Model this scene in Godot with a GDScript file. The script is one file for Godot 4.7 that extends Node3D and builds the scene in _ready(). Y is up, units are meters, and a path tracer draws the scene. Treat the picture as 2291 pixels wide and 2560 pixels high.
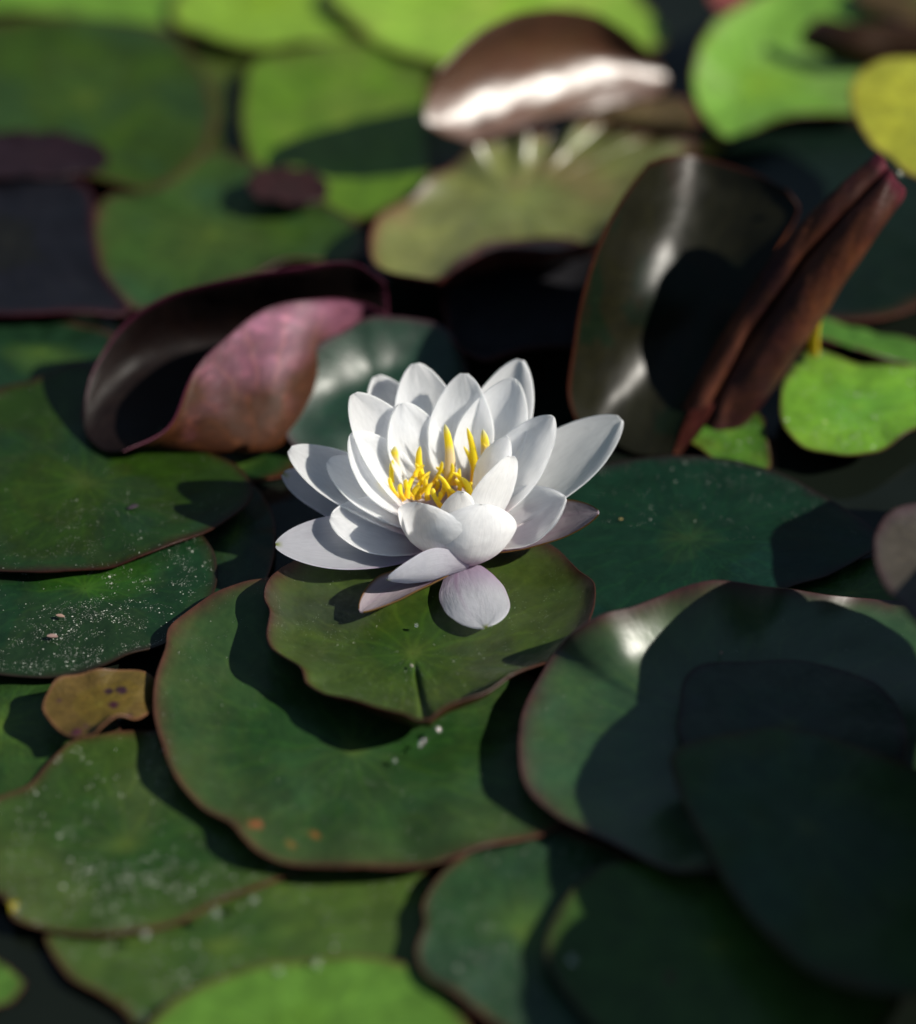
extends Node3D
# A white water lily among its pads on a dark pond. Lengths in the tables are millimetres.

const SUN_FROM := Vector3(1.4, 1.0, 0.15)      # towards the sun
const CAM_AT := Vector3(-0.00653, 0.67295, 0.75248)
const CAM_PITCH := -40.0

var noise := FastNoiseLite.new()
var fine := FastNoiseLite.new()
var mats := {}
var used := {}
var tops := {}          # grid of upper-surface points by pad, for things that lie on it
var rng := RandomNumberGenerator.new()


# ------------------------------------------------------------------ small helpers
func numbered(called: String) -> String:
	var n: int = used.get(called, 0)
	used[called] = n + 1
	return called if n == 0 else "%s_%03d" % [called, n]


func tag(o: Node3D, label: String, category: String, group := "") -> void:
	o.set_meta("label", label)
	o.set_meta("category", category)
	if group != "":
		o.set_meta("group", group)


func thing(called: String, label: String, category: String, at: Vector3, group := "") -> Node3D:
	var o := Node3D.new()
	o.name = numbered(called)
	add_child(o, true)
	o.position = at
	tag(o, label, category, group)
	return o


func part(called: String, mesh: Mesh, m: Material, parent: Node3D) -> MeshInstance3D:
	var o := MeshInstance3D.new()
	o.name = called
	o.mesh = mesh
	o.material_override = m
	parent.add_child(o, true)
	return o


func lin(r: float, g: float, b: float) -> Color:
	return Color(r, g, b, 1.0)


func mixc(a: Color, b: Color, t: float) -> Color:
	return a.lerp(b, clampf(t, 0.0, 1.0))


func sm(a: float, b: float, x: float) -> float:
	return smoothstep(a, b, x)


func mm(a: Array) -> PackedVector3Array:
	var out := PackedVector3Array()
	for i in range(0, a.size(), 3):
		out.append(Vector3(a[i], a[i + 1], a[i + 2]) * 0.001)
	return out


func catmull(p0: Vector3, p1: Vector3, p2: Vector3, p3: Vector3, t: float) -> Vector3:
	# centripetal-like: tangents limited by neighbouring chord lengths, so sharp corners do not overshoot
	var d1 := p1.distance_to(p2)
	var m1 := (p2 - p0)
	var m2 := (p3 - p1)
	m1 = m1.normalized() * minf(m1.length() * 0.5, d1 * 1.1)
	m2 = m2.normalized() * minf(m2.length() * 0.5, d1 * 1.1)
	var t2 := t * t
	var t3 := t2 * t
	return p1 * (2 * t3 - 3 * t2 + 1) + m1 * (t3 - 2 * t2 + t) + p2 * (-2 * t3 + 3 * t2) + m2 * (t3 - t2)


func along(p: PackedVector3Array, f: float, closed: bool) -> Vector3:
	var n := p.size()
	if closed:
		var i := int(floor(f))
		return catmull(p[posmod(i - 1, n)], p[posmod(i, n)], p[posmod(i + 1, n)], p[posmod(i + 2, n)], f - i)
	var k := clampi(int(floor(f)), 0, n - 2)
	var a := p[k - 1] if k > 0 else p[0] * 2.0 - p[1]
	var b := p[k + 2] if k + 2 < n else p[n - 1] * 2.0 - p[n - 2]
	return catmull(a, p[k], p[k + 1], b, f - k)


# ------------------------------------------------------------------ a thin leaf or petal: two faces and a rim round a grid of points
func shell(grid: Array, wrap: bool, thick: float, paint: Callable, rims := "all") -> ArrayMesh:
	var ni := grid.size()
	var nj: int = grid[0].size()
	var cols := nj + (1 if wrap else 0)
	var pos := PackedVector3Array()
	var nor := PackedVector3Array()
	var uv := PackedVector2Array()
	var col := PackedColorArray()
	var idx := PackedInt32Array()
	var normals := []
	for i in ni:
		var row := PackedVector3Array()
		for j in nj:
			var i0: int = maxi(i - 1, 0)
			var i1: int = mini(i + 1, ni - 1)
			var j0: int = posmod(j - 1, nj) if wrap else maxi(j - 1, 0)
			var j1: int = posmod(j + 1, nj) if wrap else mini(j + 1, nj - 1)
			var du: Vector3 = grid[i1][j] - grid[i0][j]
			var dv: Vector3 = grid[i][j1] - grid[i][j0]
			var n := dv.cross(du)
			if n.length() < 1e-14:
				n = row[j - 1] if j > 0 else Vector3.UP
			row.append(n.normalized())
		normals.append(row)
	if wrap and ni > 2:          # the middle ring takes one direction
		var sum := Vector3.ZERO
		for j in nj:
			sum += normals[1][j]
		for j in nj:
			normals[0][j] = sum.normalized()
	for side in 2:
		for i in ni:
			for j in cols:
				var jj := j % nj
				var n: Vector3 = normals[i][jj]
				var edge := 1.0 if (i == ni - 1 or (not wrap and (j == 0 or j == nj - 1 or i == 0))) else 0.0
				var p: Vector3 = grid[i][jj]
				pos.append(p + n * thick * (0.5 if side == 0 else -0.5))
				nor.append(n if side == 0 else -n)
				var u := float(i) / (ni - 1)
				var v := float(j) / (cols - 1)
				var look: Array = paint.call(u, v, side, p)
				col.append(look[0])
				uv.append(look[1])
	var half := ni * cols
	for i in ni - 1:
		for j in cols - 1:
			var a := i * cols + j
			var b := a + 1
			var c := a + cols
			var d := c + 1
			for tri in [[a, c, b], [b, c, d]]:
				var pa := pos[tri[0]]
				var fn: Vector3 = (pos[tri[2]] - pa).cross(pos[tri[1]] - pa)
				var keep: bool = fn.dot(nor[tri[0]] + nor[tri[1]] + nor[tri[2]]) >= 0.0
				if keep:
					idx.append_array([tri[0], tri[1], tri[2], tri[0] + half, tri[2] + half, tri[1] + half])
				else:
					idx.append_array([tri[0], tri[2], tri[1], tri[0] + half, tri[1] + half, tri[2] + half])
	# rims
	var edges := []
	var last := []
	for j in cols:
		last.append([(ni - 1) * cols + j, (ni - 2) * cols + j])
	edges.append(last)
	if not wrap and rims == "all":
		var first := []
		for j in cols:
			first.append([j, cols + j])
		edges.append(first)
		for jj in [0, cols - 1]:
			var e := []
			for i in ni:
				e.append([i * cols + jj, i * cols + (1 if jj == 0 else jj - 1)])
			edges.append(e)
	for e in edges:
		var start := pos.size()
		for k in e.size():
			var a: int = e[k][0]
			var out: Vector3 = (pos[a] - pos[e[k][1]])
			out = (out - nor[a] * out.dot(nor[a])).normalized()
			if out.length() < 0.5:
				out = nor[a]
			var bulge := out * thick * 0.45
			for s in 3:
				pos.append(pos[a] if s == 0 else (pos[a + half] if s == 2 else (pos[a] + pos[a + half]) * 0.5 + bulge))
				nor.append((out + nor[a] * (0.8 if s == 0 else (-0.8 if s == 2 else 0.0))).normalized())
				col.append(col[a] if s < 2 else col[a + half])
				uv.append(uv[a])
		for k in e.size() - 1:
			for s in 2:
				var a: int = start + k * 3 + s
				for tri in [[a, a + 3, a + 1], [a + 1, a + 3, a + 4]]:
					var fn: Vector3 = (pos[tri[2]] - pos[tri[0]]).cross(pos[tri[1]] - pos[tri[0]])
					if fn.dot(nor[tri[0]] + nor[tri[1]] + nor[tri[2]]) >= 0.0:
						idx.append_array([tri[0], tri[1], tri[2]])
					else:
						idx.append_array([tri[0], tri[2], tri[1]])
	return build(pos, nor, uv, col, idx)


func build(pos: PackedVector3Array, nor: PackedVector3Array, uv: PackedVector2Array, col: PackedColorArray, idx: PackedInt32Array) -> ArrayMesh:
	var arrays := []
	arrays.resize(Mesh.ARRAY_MAX)
	arrays[Mesh.ARRAY_VERTEX] = pos
	arrays[Mesh.ARRAY_NORMAL] = nor
	arrays[Mesh.ARRAY_TEX_UV] = uv
	arrays[Mesh.ARRAY_COLOR] = col
	arrays[Mesh.ARRAY_INDEX] = idx
	var m := ArrayMesh.new()
	m.add_surface_from_arrays(Mesh.PRIMITIVE_TRIANGLES, arrays)
	return m


func tube(points: PackedVector3Array, radii: Array, flat: float, sides: int, paint: Callable, facing := Vector3.ZERO) -> ArrayMesh:
	var pos := PackedVector3Array()
	var nor := PackedVector3Array()
	var uv := PackedVector2Array()
	var col := PackedColorArray()
	var idx := PackedInt32Array()
	var n := points.size()
	for i in n:
		var t := (points[mini(i + 1, n - 1)] - points[maxi(i - 1, 0)]).normalized()
		var s := (facing if facing != Vector3.ZERO else (Vector3.UP if absf(t.y) < 0.9 else Vector3.RIGHT)).cross(t).normalized()
		var f := t.cross(s)
		for k in sides + 1:
			var a := TAU * k / sides
			var r: float = radii[i]
			pos.append(points[i] + s * cos(a) * r + f * sin(a) * r * flat)
			nor.append((s * cos(a) * flat + f * sin(a)).normalized())
			uv.append(Vector2(float(k) / sides, float(i) / n))
			col.append(paint.call(float(i) / (n - 1)))
	for i in n - 1:
		for k in sides:
			var a := i * (sides + 1) + k
			for tri in [[a, a + 1, a + sides + 1], [a + 1, a + sides + 2, a + sides + 1]]:
				var fn: Vector3 = (pos[tri[2]] - pos[tri[0]]).cross(pos[tri[1]] - pos[tri[0]])
				if fn.dot(nor[tri[0]] + nor[tri[1]] + nor[tri[2]]) >= 0.0:
					idx.append_array([tri[0], tri[1], tri[2]])
				else:
					idx.append_array([tri[0], tri[2], tri[1]])
	return build(pos, nor, uv, col, idx)


# ------------------------------------------------------------------ materials
func leaf_print() -> ImageTexture:
	# forked veins that run out from the stalk, with soft mottling; multiplies the pad's own green
	var n := 640
	var im := Image.create_empty(n, n, false, Image.FORMAT_RGB8)
	var f := FastNoiseLite.new()
	f.seed = 5
	f.noise_type = FastNoiseLite.TYPE_SIMPLEX_SMOOTH
	f.frequency = 0.011
	f.fractal_octaves = 4
	for y in n:
		for x in n:
			var dx := (x + 0.5) / n * 2.0 - 1.0
			var dy := (y + 0.5) / n * 2.0 - 1.0
			var r := sqrt(dx * dx + dy * dy)
			var a := atan2(dy, dx) + f.get_noise_2d(x * 0.8, y * 0.8) * 0.10
			var k := 13.0 if r < 0.42 else (26.0 if r < 0.78 else 52.0)
			var dist := absf(fposmod(a / TAU * k, 1.0) - 0.5) * TAU / k * maxf(r, 0.03)
			var vein := exp(-pow(dist / 0.011, 2.0)) * (1.0 - sm(0.55, 0.95, r)) * 0.6
			var m := f.get_noise_2d(x, y)
			var m2 := f.get_noise_2d(x * 5.0 + 900.0, y * 5.0)
			var v := 0.88 + m * 0.12 + m2 * 0.06
			im.set_pixel(x, y, Color(clampf(v + vein * 0.20 + m2 * 0.03, 0, 1), clampf(v + vein * 0.18, 0, 1), clampf(v * 0.98 + vein * 0.04, 0, 1)))
	im.generate_mipmaps()
	return ImageTexture.create_from_image(im)


func streaks() -> ImageTexture:
	# relief of a petal: fine lengthwise nerves and soft dents
	var n := 256
	var im := Image.create_empty(n, n, false, Image.FORMAT_RGB8)
	var f := FastNoiseLite.new()
	f.seed = 11
	f.frequency = 0.02
	for y in n:
		for x in n:
			var a := f.get_noise_2d(x * 9.0, y * 0.6)
			var b := f.get_noise_2d(x * 1.6 + 400.0, y * 1.3)
			var v := clampf(0.5 + a * 0.22 + b * 0.5, 0, 1)
			im.set_pixel(x, y, Color(v, v, v))
	return ImageTexture.create_from_image(im)


func petal_print() -> ImageTexture:
	# faint lengthwise nerves
	var n := 256
	var im := Image.create_empty(n, n, false, Image.FORMAT_RGB8)
	var f := FastNoiseLite.new()
	f.seed = 17
	f.frequency = 0.03
	for y in n:
		for x in n:
			var a := f.get_noise_2d(x * 6.0, y * 0.25)
			var b := f.get_noise_2d(x * 1.2 + 300.0, y * 0.9)
			var v := clampf(0.98 + a * 0.035 + b * 0.018, 0, 1)
			im.set_pixel(x, y, Color(v, minf(v + 0.004, 1.0), minf(v + 0.008, 1.0)))
	return ImageTexture.create_from_image(im)


func noise_tex(freq: float, octaves: int, lo: float, hi: float, s: int) -> NoiseTexture2D:
	var f := FastNoiseLite.new()
	f.seed = s
	f.frequency = freq
	f.fractal_octaves = octaves
	var t := NoiseTexture2D.new()
	t.width = 512
	t.height = 512
	t.seamless = true
	t.noise = f
	var g := Gradient.new()
	g.set_color(0, Color(lo, lo, lo))
	g.set_color(1, Color(hi, hi, hi))
	t.color_ramp = g
	return t


func leaf_mat(rough: float, through: float, texture: Texture2D, relief: Texture2D, gloss: Texture2D, spec := 0.5) -> StandardMaterial3D:
	var m := StandardMaterial3D.new()
	m.vertex_color_use_as_albedo = true
	m.albedo_texture = texture
	m.roughness = rough
	m.metallic_specular = spec
	m.roughness_texture = gloss
	m.heightmap_enabled = true
	m.heightmap_texture = relief
	m.heightmap_scale = 0.05
	m.cull_mode = BaseMaterial3D.CULL_DISABLED
	if through > 0.0:
		m.backlight_enabled = true
		m.backlight = Color(through, through, through).linear_to_srgb()
	return m


func make_materials() -> void:
	var pr := leaf_print()
	var gl := noise_tex(0.02, 4, 0.72, 1.0, 3)
	var rel := noise_tex(0.035, 4, 0.0, 1.0, 8)
	mats.pad = leaf_mat(0.46, 0.25, pr, rel, gl, 0.33)
	mats.glossy = leaf_mat(0.40, 0.15, pr, rel, gl, 0.5)
	mats.soft = leaf_mat(0.50, 0.12, pr, rel, gl, 0.42)
	mats.bright = leaf_mat(0.50, 0.42, pr, rel, gl, 0.42)
	mats.shine = leaf_mat(0.47, 0.12, pr, rel, gl, 0.6)
	mats.dark = leaf_mat(0.42, 0.04, pr, rel, gl, 0.25)
	mats.pink = leaf_mat(0.6, 0.55, pr, rel, gl, 0.3)
	for k in ["pad", "bright", "pink"]:
		(mats[k] as StandardMaterial3D).heightmap_scale = 0.02
	for k in ["glossy", "dark", "soft", "shine"]:
		(mats[k] as StandardMaterial3D).heightmap_scale = 0.007
	var petal := StandardMaterial3D.new()
	petal.vertex_color_use_as_albedo = true
	petal.roughness = 0.62
	petal.metallic_specular = 0.4
	petal.albedo_texture = petal_print()
	petal.heightmap_enabled = true
	petal.heightmap_texture = streaks()
	petal.heightmap_scale = 0.022
	petal.backlight_enabled = true
	petal.backlight = Color(1.19, 1.19, 1.195)
	petal.cull_mode = BaseMaterial3D.CULL_DISABLED
	mats.petal = petal
	var st := StandardMaterial3D.new()
	st.vertex_color_use_as_albedo = true
	st.roughness = 0.55
	st.backlight_enabled = true
	st.backlight = Color(0.9, 0.9, 0.9).linear_to_srgb()
	st.cull_mode = BaseMaterial3D.CULL_DISABLED
	mats.stamen = st
	var water := StandardMaterial3D.new()
	water.albedo_color = Color(0.005, 0.007, 0.005).linear_to_srgb()
	water.roughness = 0.04
	water.metallic_specular = 0.25
	water.heightmap_enabled = true
	water.heightmap_texture = noise_tex(0.008, 2, 0.0, 1.0, 21)
	water.heightmap_scale = 0.12
	water.uv1_triplanar = true
	water.uv1_world_triplanar = true
	water.uv1_scale = Vector3(4, 4, 4)
	mats.water = water
	var drop := StandardMaterial3D.new()
	drop.albedo_color = Color(1, 1, 1, 0.04)
	drop.transparency = BaseMaterial3D.TRANSPARENCY_ALPHA
	drop.refraction_enabled = true
	drop.refraction_scale = 0.05
	drop.metallic_specular = 1.0
	drop.roughness = 0.03
	mats.drop = drop
	var dust := StandardMaterial3D.new()
	dust.albedo_color = Color(0.42, 0.43, 0.38).linear_to_srgb()
	dust.roughness = 0.6
	mats.dust = dust


# ------------------------------------------------------------------ floating pads
# pts: outline, heart: where the stalk meets the blade, o: look
func pad(called: String, label: String, pts: Array, heart: Array, o: Dictionary) -> MeshInstance3D:
	var edge := mm(pts)
	var area := 0.0
	for i in edge.size():
		var e2 := edge[(i + 1) % edge.size()]
		area += edge[i].x * e2.z - e2.x * edge[i].z
	if area < 0.0:
		edge.reverse()
	var c := Vector3(heart[0], heart[1], heart[2]) * 0.001
	var n: int = o.get("n", 112)
	var rings: int = o.get("rings", 22)
	var p: float = o.get("p", 3.0)
	var p_back: float = o.get("p_back", p)
	var wave: float = o.get("wave", 0.6) * 0.001
	var sd: float = o.get("seed", 1.0)
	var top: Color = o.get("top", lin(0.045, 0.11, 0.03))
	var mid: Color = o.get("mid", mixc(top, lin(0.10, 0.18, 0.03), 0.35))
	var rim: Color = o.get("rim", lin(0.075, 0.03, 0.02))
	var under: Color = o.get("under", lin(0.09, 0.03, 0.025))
	var rimw: float = o.get("rimw", 0.038)
	var tint: Color = o.get("tint", top)
	var spots: Array = o.get("spots", [])
	var cleft: float = deg_to_rad(o.get("cleft", 0.0))
	var reach := 0.0
	var outline := PackedVector3Array()
	for j in n:
		var e := along(edge, float(j) / n * edge.size(), true)
		var a := atan2(e.z - c.z, e.x - c.x)
		var jag := noise.get_noise_3d(cos(a) * 55.0 + sd * 31.0, sin(a) * 55.0, sd * 7.0)
		var d := e - c
		e += Vector3(d.x, 0, d.z) * jag * float(o.get("jag", 0.018))
		outline.append(e)
		reach = maxf(reach, Vector2(d.x, d.z).length())
	var grid := []
	for i in rings:
		var r := pow(float(i) / (rings - 1), 0.8)
		r = maxf(r, 0.004)
		var row := PackedVector3Array()
		for j in n:
			var e := outline[j]
			var q := c.lerp(e, r)
			q.y = lerpf(c.y, e.y, pow(r, lerpf(p_back, p, sm(-0.2, 0.5, (e.z - c.z) / maxf(Vector2(e.x - c.x, e.z - c.z).length(), 0.001)))))
			q.y += noise.get_noise_3d(q.x * 900.0 + sd * 50.0, q.z * 900.0, sd * 13.0) * wave * 2.0 * sm(0.0, 0.5, r)
			q.y += sin(atan2(q.z - c.z, q.x - c.x) * float(o.get("waves", 7.0)) + sd) * wave * r * r
			if o.has("cleft"):
				var off := angle_difference(cleft, atan2(q.z - c.z, q.x - c.x)) * r * reach
				q.y -= 0.0022 * exp(-pow(off / 0.0016, 2.0)) * sm(0.06, 0.25, r)
			row.append(q - c)
		grid.append(row)
	var turn := sd * 1.7
	var paint := func(u: float, v: float, side: int, q: Vector3) -> Array:
		var r := pow(u, 0.8)
		var w := q + c
		var patch := noise.get_noise_3d(w.x * 700.0, w.z * 700.0, sd * 9.0)
		var k := Color.WHITE
		var edge_wob := noise.get_noise_3d(w.x * 2500.0, w.z * 2500.0, 3.0) * 0.02 - (noise.get_noise_3d(w.x * 1100.0, w.z * 1100.0, 40.0) * 0.6 + 0.15) * rimw
		if side == 0:
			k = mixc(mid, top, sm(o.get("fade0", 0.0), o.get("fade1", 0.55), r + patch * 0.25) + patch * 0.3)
			k = mixc(k, tint, sm(0.1, 0.5, patch + 0.15) * 0.7)
			k = mixc(k, mixc(k, rim, 0.55), sm(1.0 - rimw * 3.2, 1.0, r + edge_wob * 2.0))
			k = mixc(k, rim, sm(1.0 - rimw, 1.0 - rimw * 0.35, r + edge_wob))
			k = mixc(k, mixc(k, lin(0.22, 0.26, 0.06), minf(top.g * 2.0, 0.25)), 1.0 - sm(0.02, 0.11, r + edge_wob))
			for s in spots:
				var dd := Vector2(w.x * 1000.0 - s[0], w.z * 1000.0 - s[1]).length() + patch * 1.2
				k = mixc(k, Color(s[3], s[4], s[5]), 1.0 - sm(s[2] * 0.55, s[2] * 1.1, dd))
		else:
			k = mixc(under, mixc(under, rim, 0.6), sm(0.85, 1.0, r) + patch * 0.3)
		var ang := atan2(q.z, q.x) + turn
		return [k, Vector2(0.5 + 0.49 * r * cos(ang), 0.5 + 0.49 * r * sin(ang))]
	var m := MeshInstance3D.new()
	m.mesh = shell(grid, true, float(o.get("thick", 0.7)) * 0.001, paint)
	m.material_override = mats[o.get("mat", "pad")]
	m.name = numbered(called)
	add_child(m, true)
	m.position = c
	tag(m, label, o.get("cat", "lily pad"), o.get("group", "lily pads on the pond"))
	tops[label] = [grid, c]
	return m


func lay_dust(on: MeshInstance3D, count: int, s: int, a0: float, a1: float, r0: float, r1: float, size: float) -> void:
	# pale grains and flakes scattered over a pad
	var g: Array = tops[on.get_meta("label")][0]
	var sp := SphereMesh.new()
	sp.radius = 0.5
	sp.height = 1.0
	sp.radial_segments = 6
	sp.rings = 3
	var mmesh := MultiMesh.new()
	mmesh.transform_format = MultiMesh.TRANSFORM_3D
	mmesh.mesh = sp
	mmesh.instance_count = count
	var rg := RandomNumberGenerator.new()
	rg.seed = s
	var k := 0
	var tries := 0
	while k < count:
		tries += 1
		var a := rg.randf_range(a0, a1)
		var r := sqrt(rg.randf_range(r0 * r0, r1 * r1))
		var fi := pow(r, 1.25) * (g.size() - 1)
		var i := clampi(int(fi), 0, g.size() - 2)
		var fj: float = a * g[0].size()
		var j := posmod(int(fj), g[0].size())
		var j2 := posmod(j + 1, g[0].size())
		var q0: Vector3 = (g[i][j] as Vector3).lerp(g[i][j2], fj - floor(fj))
		var q1: Vector3 = (g[i + 1][j] as Vector3).lerp(g[i + 1][j2], fj - floor(fj))
		var q: Vector3 = q0.lerp(q1, clampf(fi - i, 0.0, 1.0))
		var clump := noise.get_noise_3d(q.x * 5200.0 + s, q.z * 5200.0, 0.0) + 0.5 * noise.get_noise_3d(q.x * 1300.0, q.z * 1300.0 + s, 0.0)
		if clump < 0.12 and rg.randf() < 0.93 and tries < count * 40:
			continue
		var d := rg.randf_range(0.10, 0.26) * size * 0.001 * (2.2 if rg.randf() < 0.05 else 1.0)
		var b := Basis(Vector3.UP, rg.randf() * TAU).scaled(Vector3(d * rg.randf_range(0.7, 1.9), d * 0.4, d))
		mmesh.set_instance_transform(k, Transform3D(b, q + Vector3(0, 0.00042, 0)))
		k += 1
	var o := MultiMeshInstance3D.new()
	o.name = "dust_specks"
	o.multimesh = mmesh
	o.material_override = mats.dust
	o.set_meta("kind", "stuff")
	on.add_child(o, true)


# ------------------------------------------------------------------ leaves that stand up or fold: a loft through rows of points
func loft(rows: Array, ni: int, nj: int) -> Array:
	var across := []
	for r in rows:
		var p := mm(r)
		var line := PackedVector3Array()
		for j in nj:
			line.append(along(p, float(j) / (nj - 1) * (p.size() - 1), false))
		across.append(line)
	var grid := []
	for i in ni:
		var f := float(i) / (ni - 1) * (rows.size() - 1)
		var line := PackedVector3Array()
		for j in nj:
			var col := PackedVector3Array()
			for a in across:
				col.append(a[j])
			line.append(along(col, f, false))
		grid.append(line)
	return grid


func sheet(called: String, label: String, rows: Array, o: Dictionary) -> MeshInstance3D:
	var grid := loft(rows, o.get("ni", 44), o.get("nj", 44))
	var c: Vector3 = grid[0][grid[0].size() / 2]
	var wave: float = o.get("wave", 0.5) * 0.001
	var sd: float = o.get("seed", 1.0)
	for i in grid.size():
		for j in grid[0].size():
			var q: Vector3 = grid[i][j] - c
			q.y += noise.get_noise_3d(q.x * 1100.0 + sd * 40.0, q.y * 1100.0, q.z * 1100.0) * wave * 2.0
			grid[i][j] = q
	if o.get("flip", false):
		for i in grid.size():
			var row: PackedVector3Array = grid[i]
			row.reverse()
			grid[i] = row
	var top: Color = o.get("top", lin(0.02, 0.045, 0.03))
	var under: Color = o.get("under", lin(0.16, 0.045, 0.05))
	var under2: Color = o.get("under2", under)
	var rim: Color = o.get("rim", lin(0.12, 0.03, 0.03))
	var rimw: float = o.get("rimw", 0.03)
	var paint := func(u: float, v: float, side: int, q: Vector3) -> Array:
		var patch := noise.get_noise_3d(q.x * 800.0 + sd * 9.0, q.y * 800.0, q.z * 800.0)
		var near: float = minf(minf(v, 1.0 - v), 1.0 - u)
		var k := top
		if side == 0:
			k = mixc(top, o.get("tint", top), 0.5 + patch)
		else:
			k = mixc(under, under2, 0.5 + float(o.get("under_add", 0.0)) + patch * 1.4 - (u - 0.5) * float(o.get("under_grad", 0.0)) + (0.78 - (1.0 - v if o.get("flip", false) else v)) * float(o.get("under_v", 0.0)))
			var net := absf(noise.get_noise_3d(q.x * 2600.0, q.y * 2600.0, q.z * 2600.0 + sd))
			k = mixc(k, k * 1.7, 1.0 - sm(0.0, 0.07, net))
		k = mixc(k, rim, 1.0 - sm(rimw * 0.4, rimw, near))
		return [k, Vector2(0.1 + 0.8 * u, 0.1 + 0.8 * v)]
	var m := MeshInstance3D.new()
	m.mesh = shell(grid, false, float(o.get("thick", 0.7)) * 0.001, paint)
	m.material_override = mats[o.get("mat", "dark")]
	m.name = numbered(called)
	add_child(m, true)
	m.position = c
	tag(m, label, "lily leaf", o.get("group", "lily leaves standing out of the water"))
	return m


func rolled_leaf(called: String, label: String, axis: Array, width: Array, o: Dictionary) -> MeshInstance3D:
	var line := mm(axis)
	var shape := [Vector2(-0.22, 0.24), Vector2(-0.32, 0.46), Vector2(-0.6, 0.52), Vector2(-0.92, 0.26), Vector2(-0.86, -0.2), Vector2(-0.4, -0.5), Vector2(0.2, -0.6), Vector2(0.82, -0.44), Vector2(1.1, 0.08), Vector2(0.86, 0.6), Vector2(0.34, 0.7), Vector2(-0.06, 0.5), Vector2(-0.2, 0.2)]
	var grid := []
	var ni := 40
	var c := line[0]
	var toward := Vector3(-0.15, 0.62, 0.97)      # the open side of the roll
	for i in ni:
		var f := float(i) / (ni - 1)
		var at := along(line, f * (line.size() - 1), false)
		var ax := (along(line, minf(f + 0.02, 1.0) * (line.size() - 1), false) - along(line, maxf(f - 0.02, 0.0) * (line.size() - 1), false)).normalized()
		var side := ax.cross(toward).normalized()
		var face := side.cross(ax)
		var w: float = lerpf(width[0], width[1], sm(0.0, 0.55, f)) if f < 0.55 else lerpf(width[1], width[2], (f - 0.55) / 0.45)
		var row := PackedVector3Array()
		var p3 := PackedVector3Array()
		for s in shape:
			p3.append(Vector3(s.x, s.y, 0))
		for j in 52:
			var q := along(p3, float(j) / 51 * (p3.size() - 1), false)
			var slant := ax * (-q.x * 0.35 * f) * w
			row.append(at - c + (side * q.x + face * q.y) * w * 0.001 + slant * 0.001 + (Vector3.UP + side * 0.6) * noise.get_noise_3d(at.x * 1500.0 + q.x * 28.0, at.z * 1500.0, q.y * 28.0) * 0.0045)
		grid.append(row)
	var paint := func(u: float, v: float, side: int, q: Vector3) -> Array:
		var patch := noise.get_noise_3d(q.x * 1200.0, q.y * 1200.0, q.z * 1200.0)
		var k: Color = mixc(o.get("under"), o.get("under2"), 0.5 + patch * 1.5)
		if absf(noise.get_noise_3d(u * 30.0 - absf(v - 0.5) * 60.0, 5.0, 5.0)) < 0.05:
			k = k * 1.3
		k = mixc(k, lin(0.16, 0.03, 0.05), sm(0.94, 1.0, u))
		return [k, Vector2(0.1 + 0.8 * u, 0.1 + 0.8 * v)]
	var m := MeshInstance3D.new()
	m.mesh = shell(grid, false, 0.0007, paint)
	m.material_override = mats[o.get("mat", "pink")]
	m.name = numbered(called)
	add_child(m, true)
	m.position = c
	tag(m, label, "lily leaf", "lily leaves standing out of the water")
	return m


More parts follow.
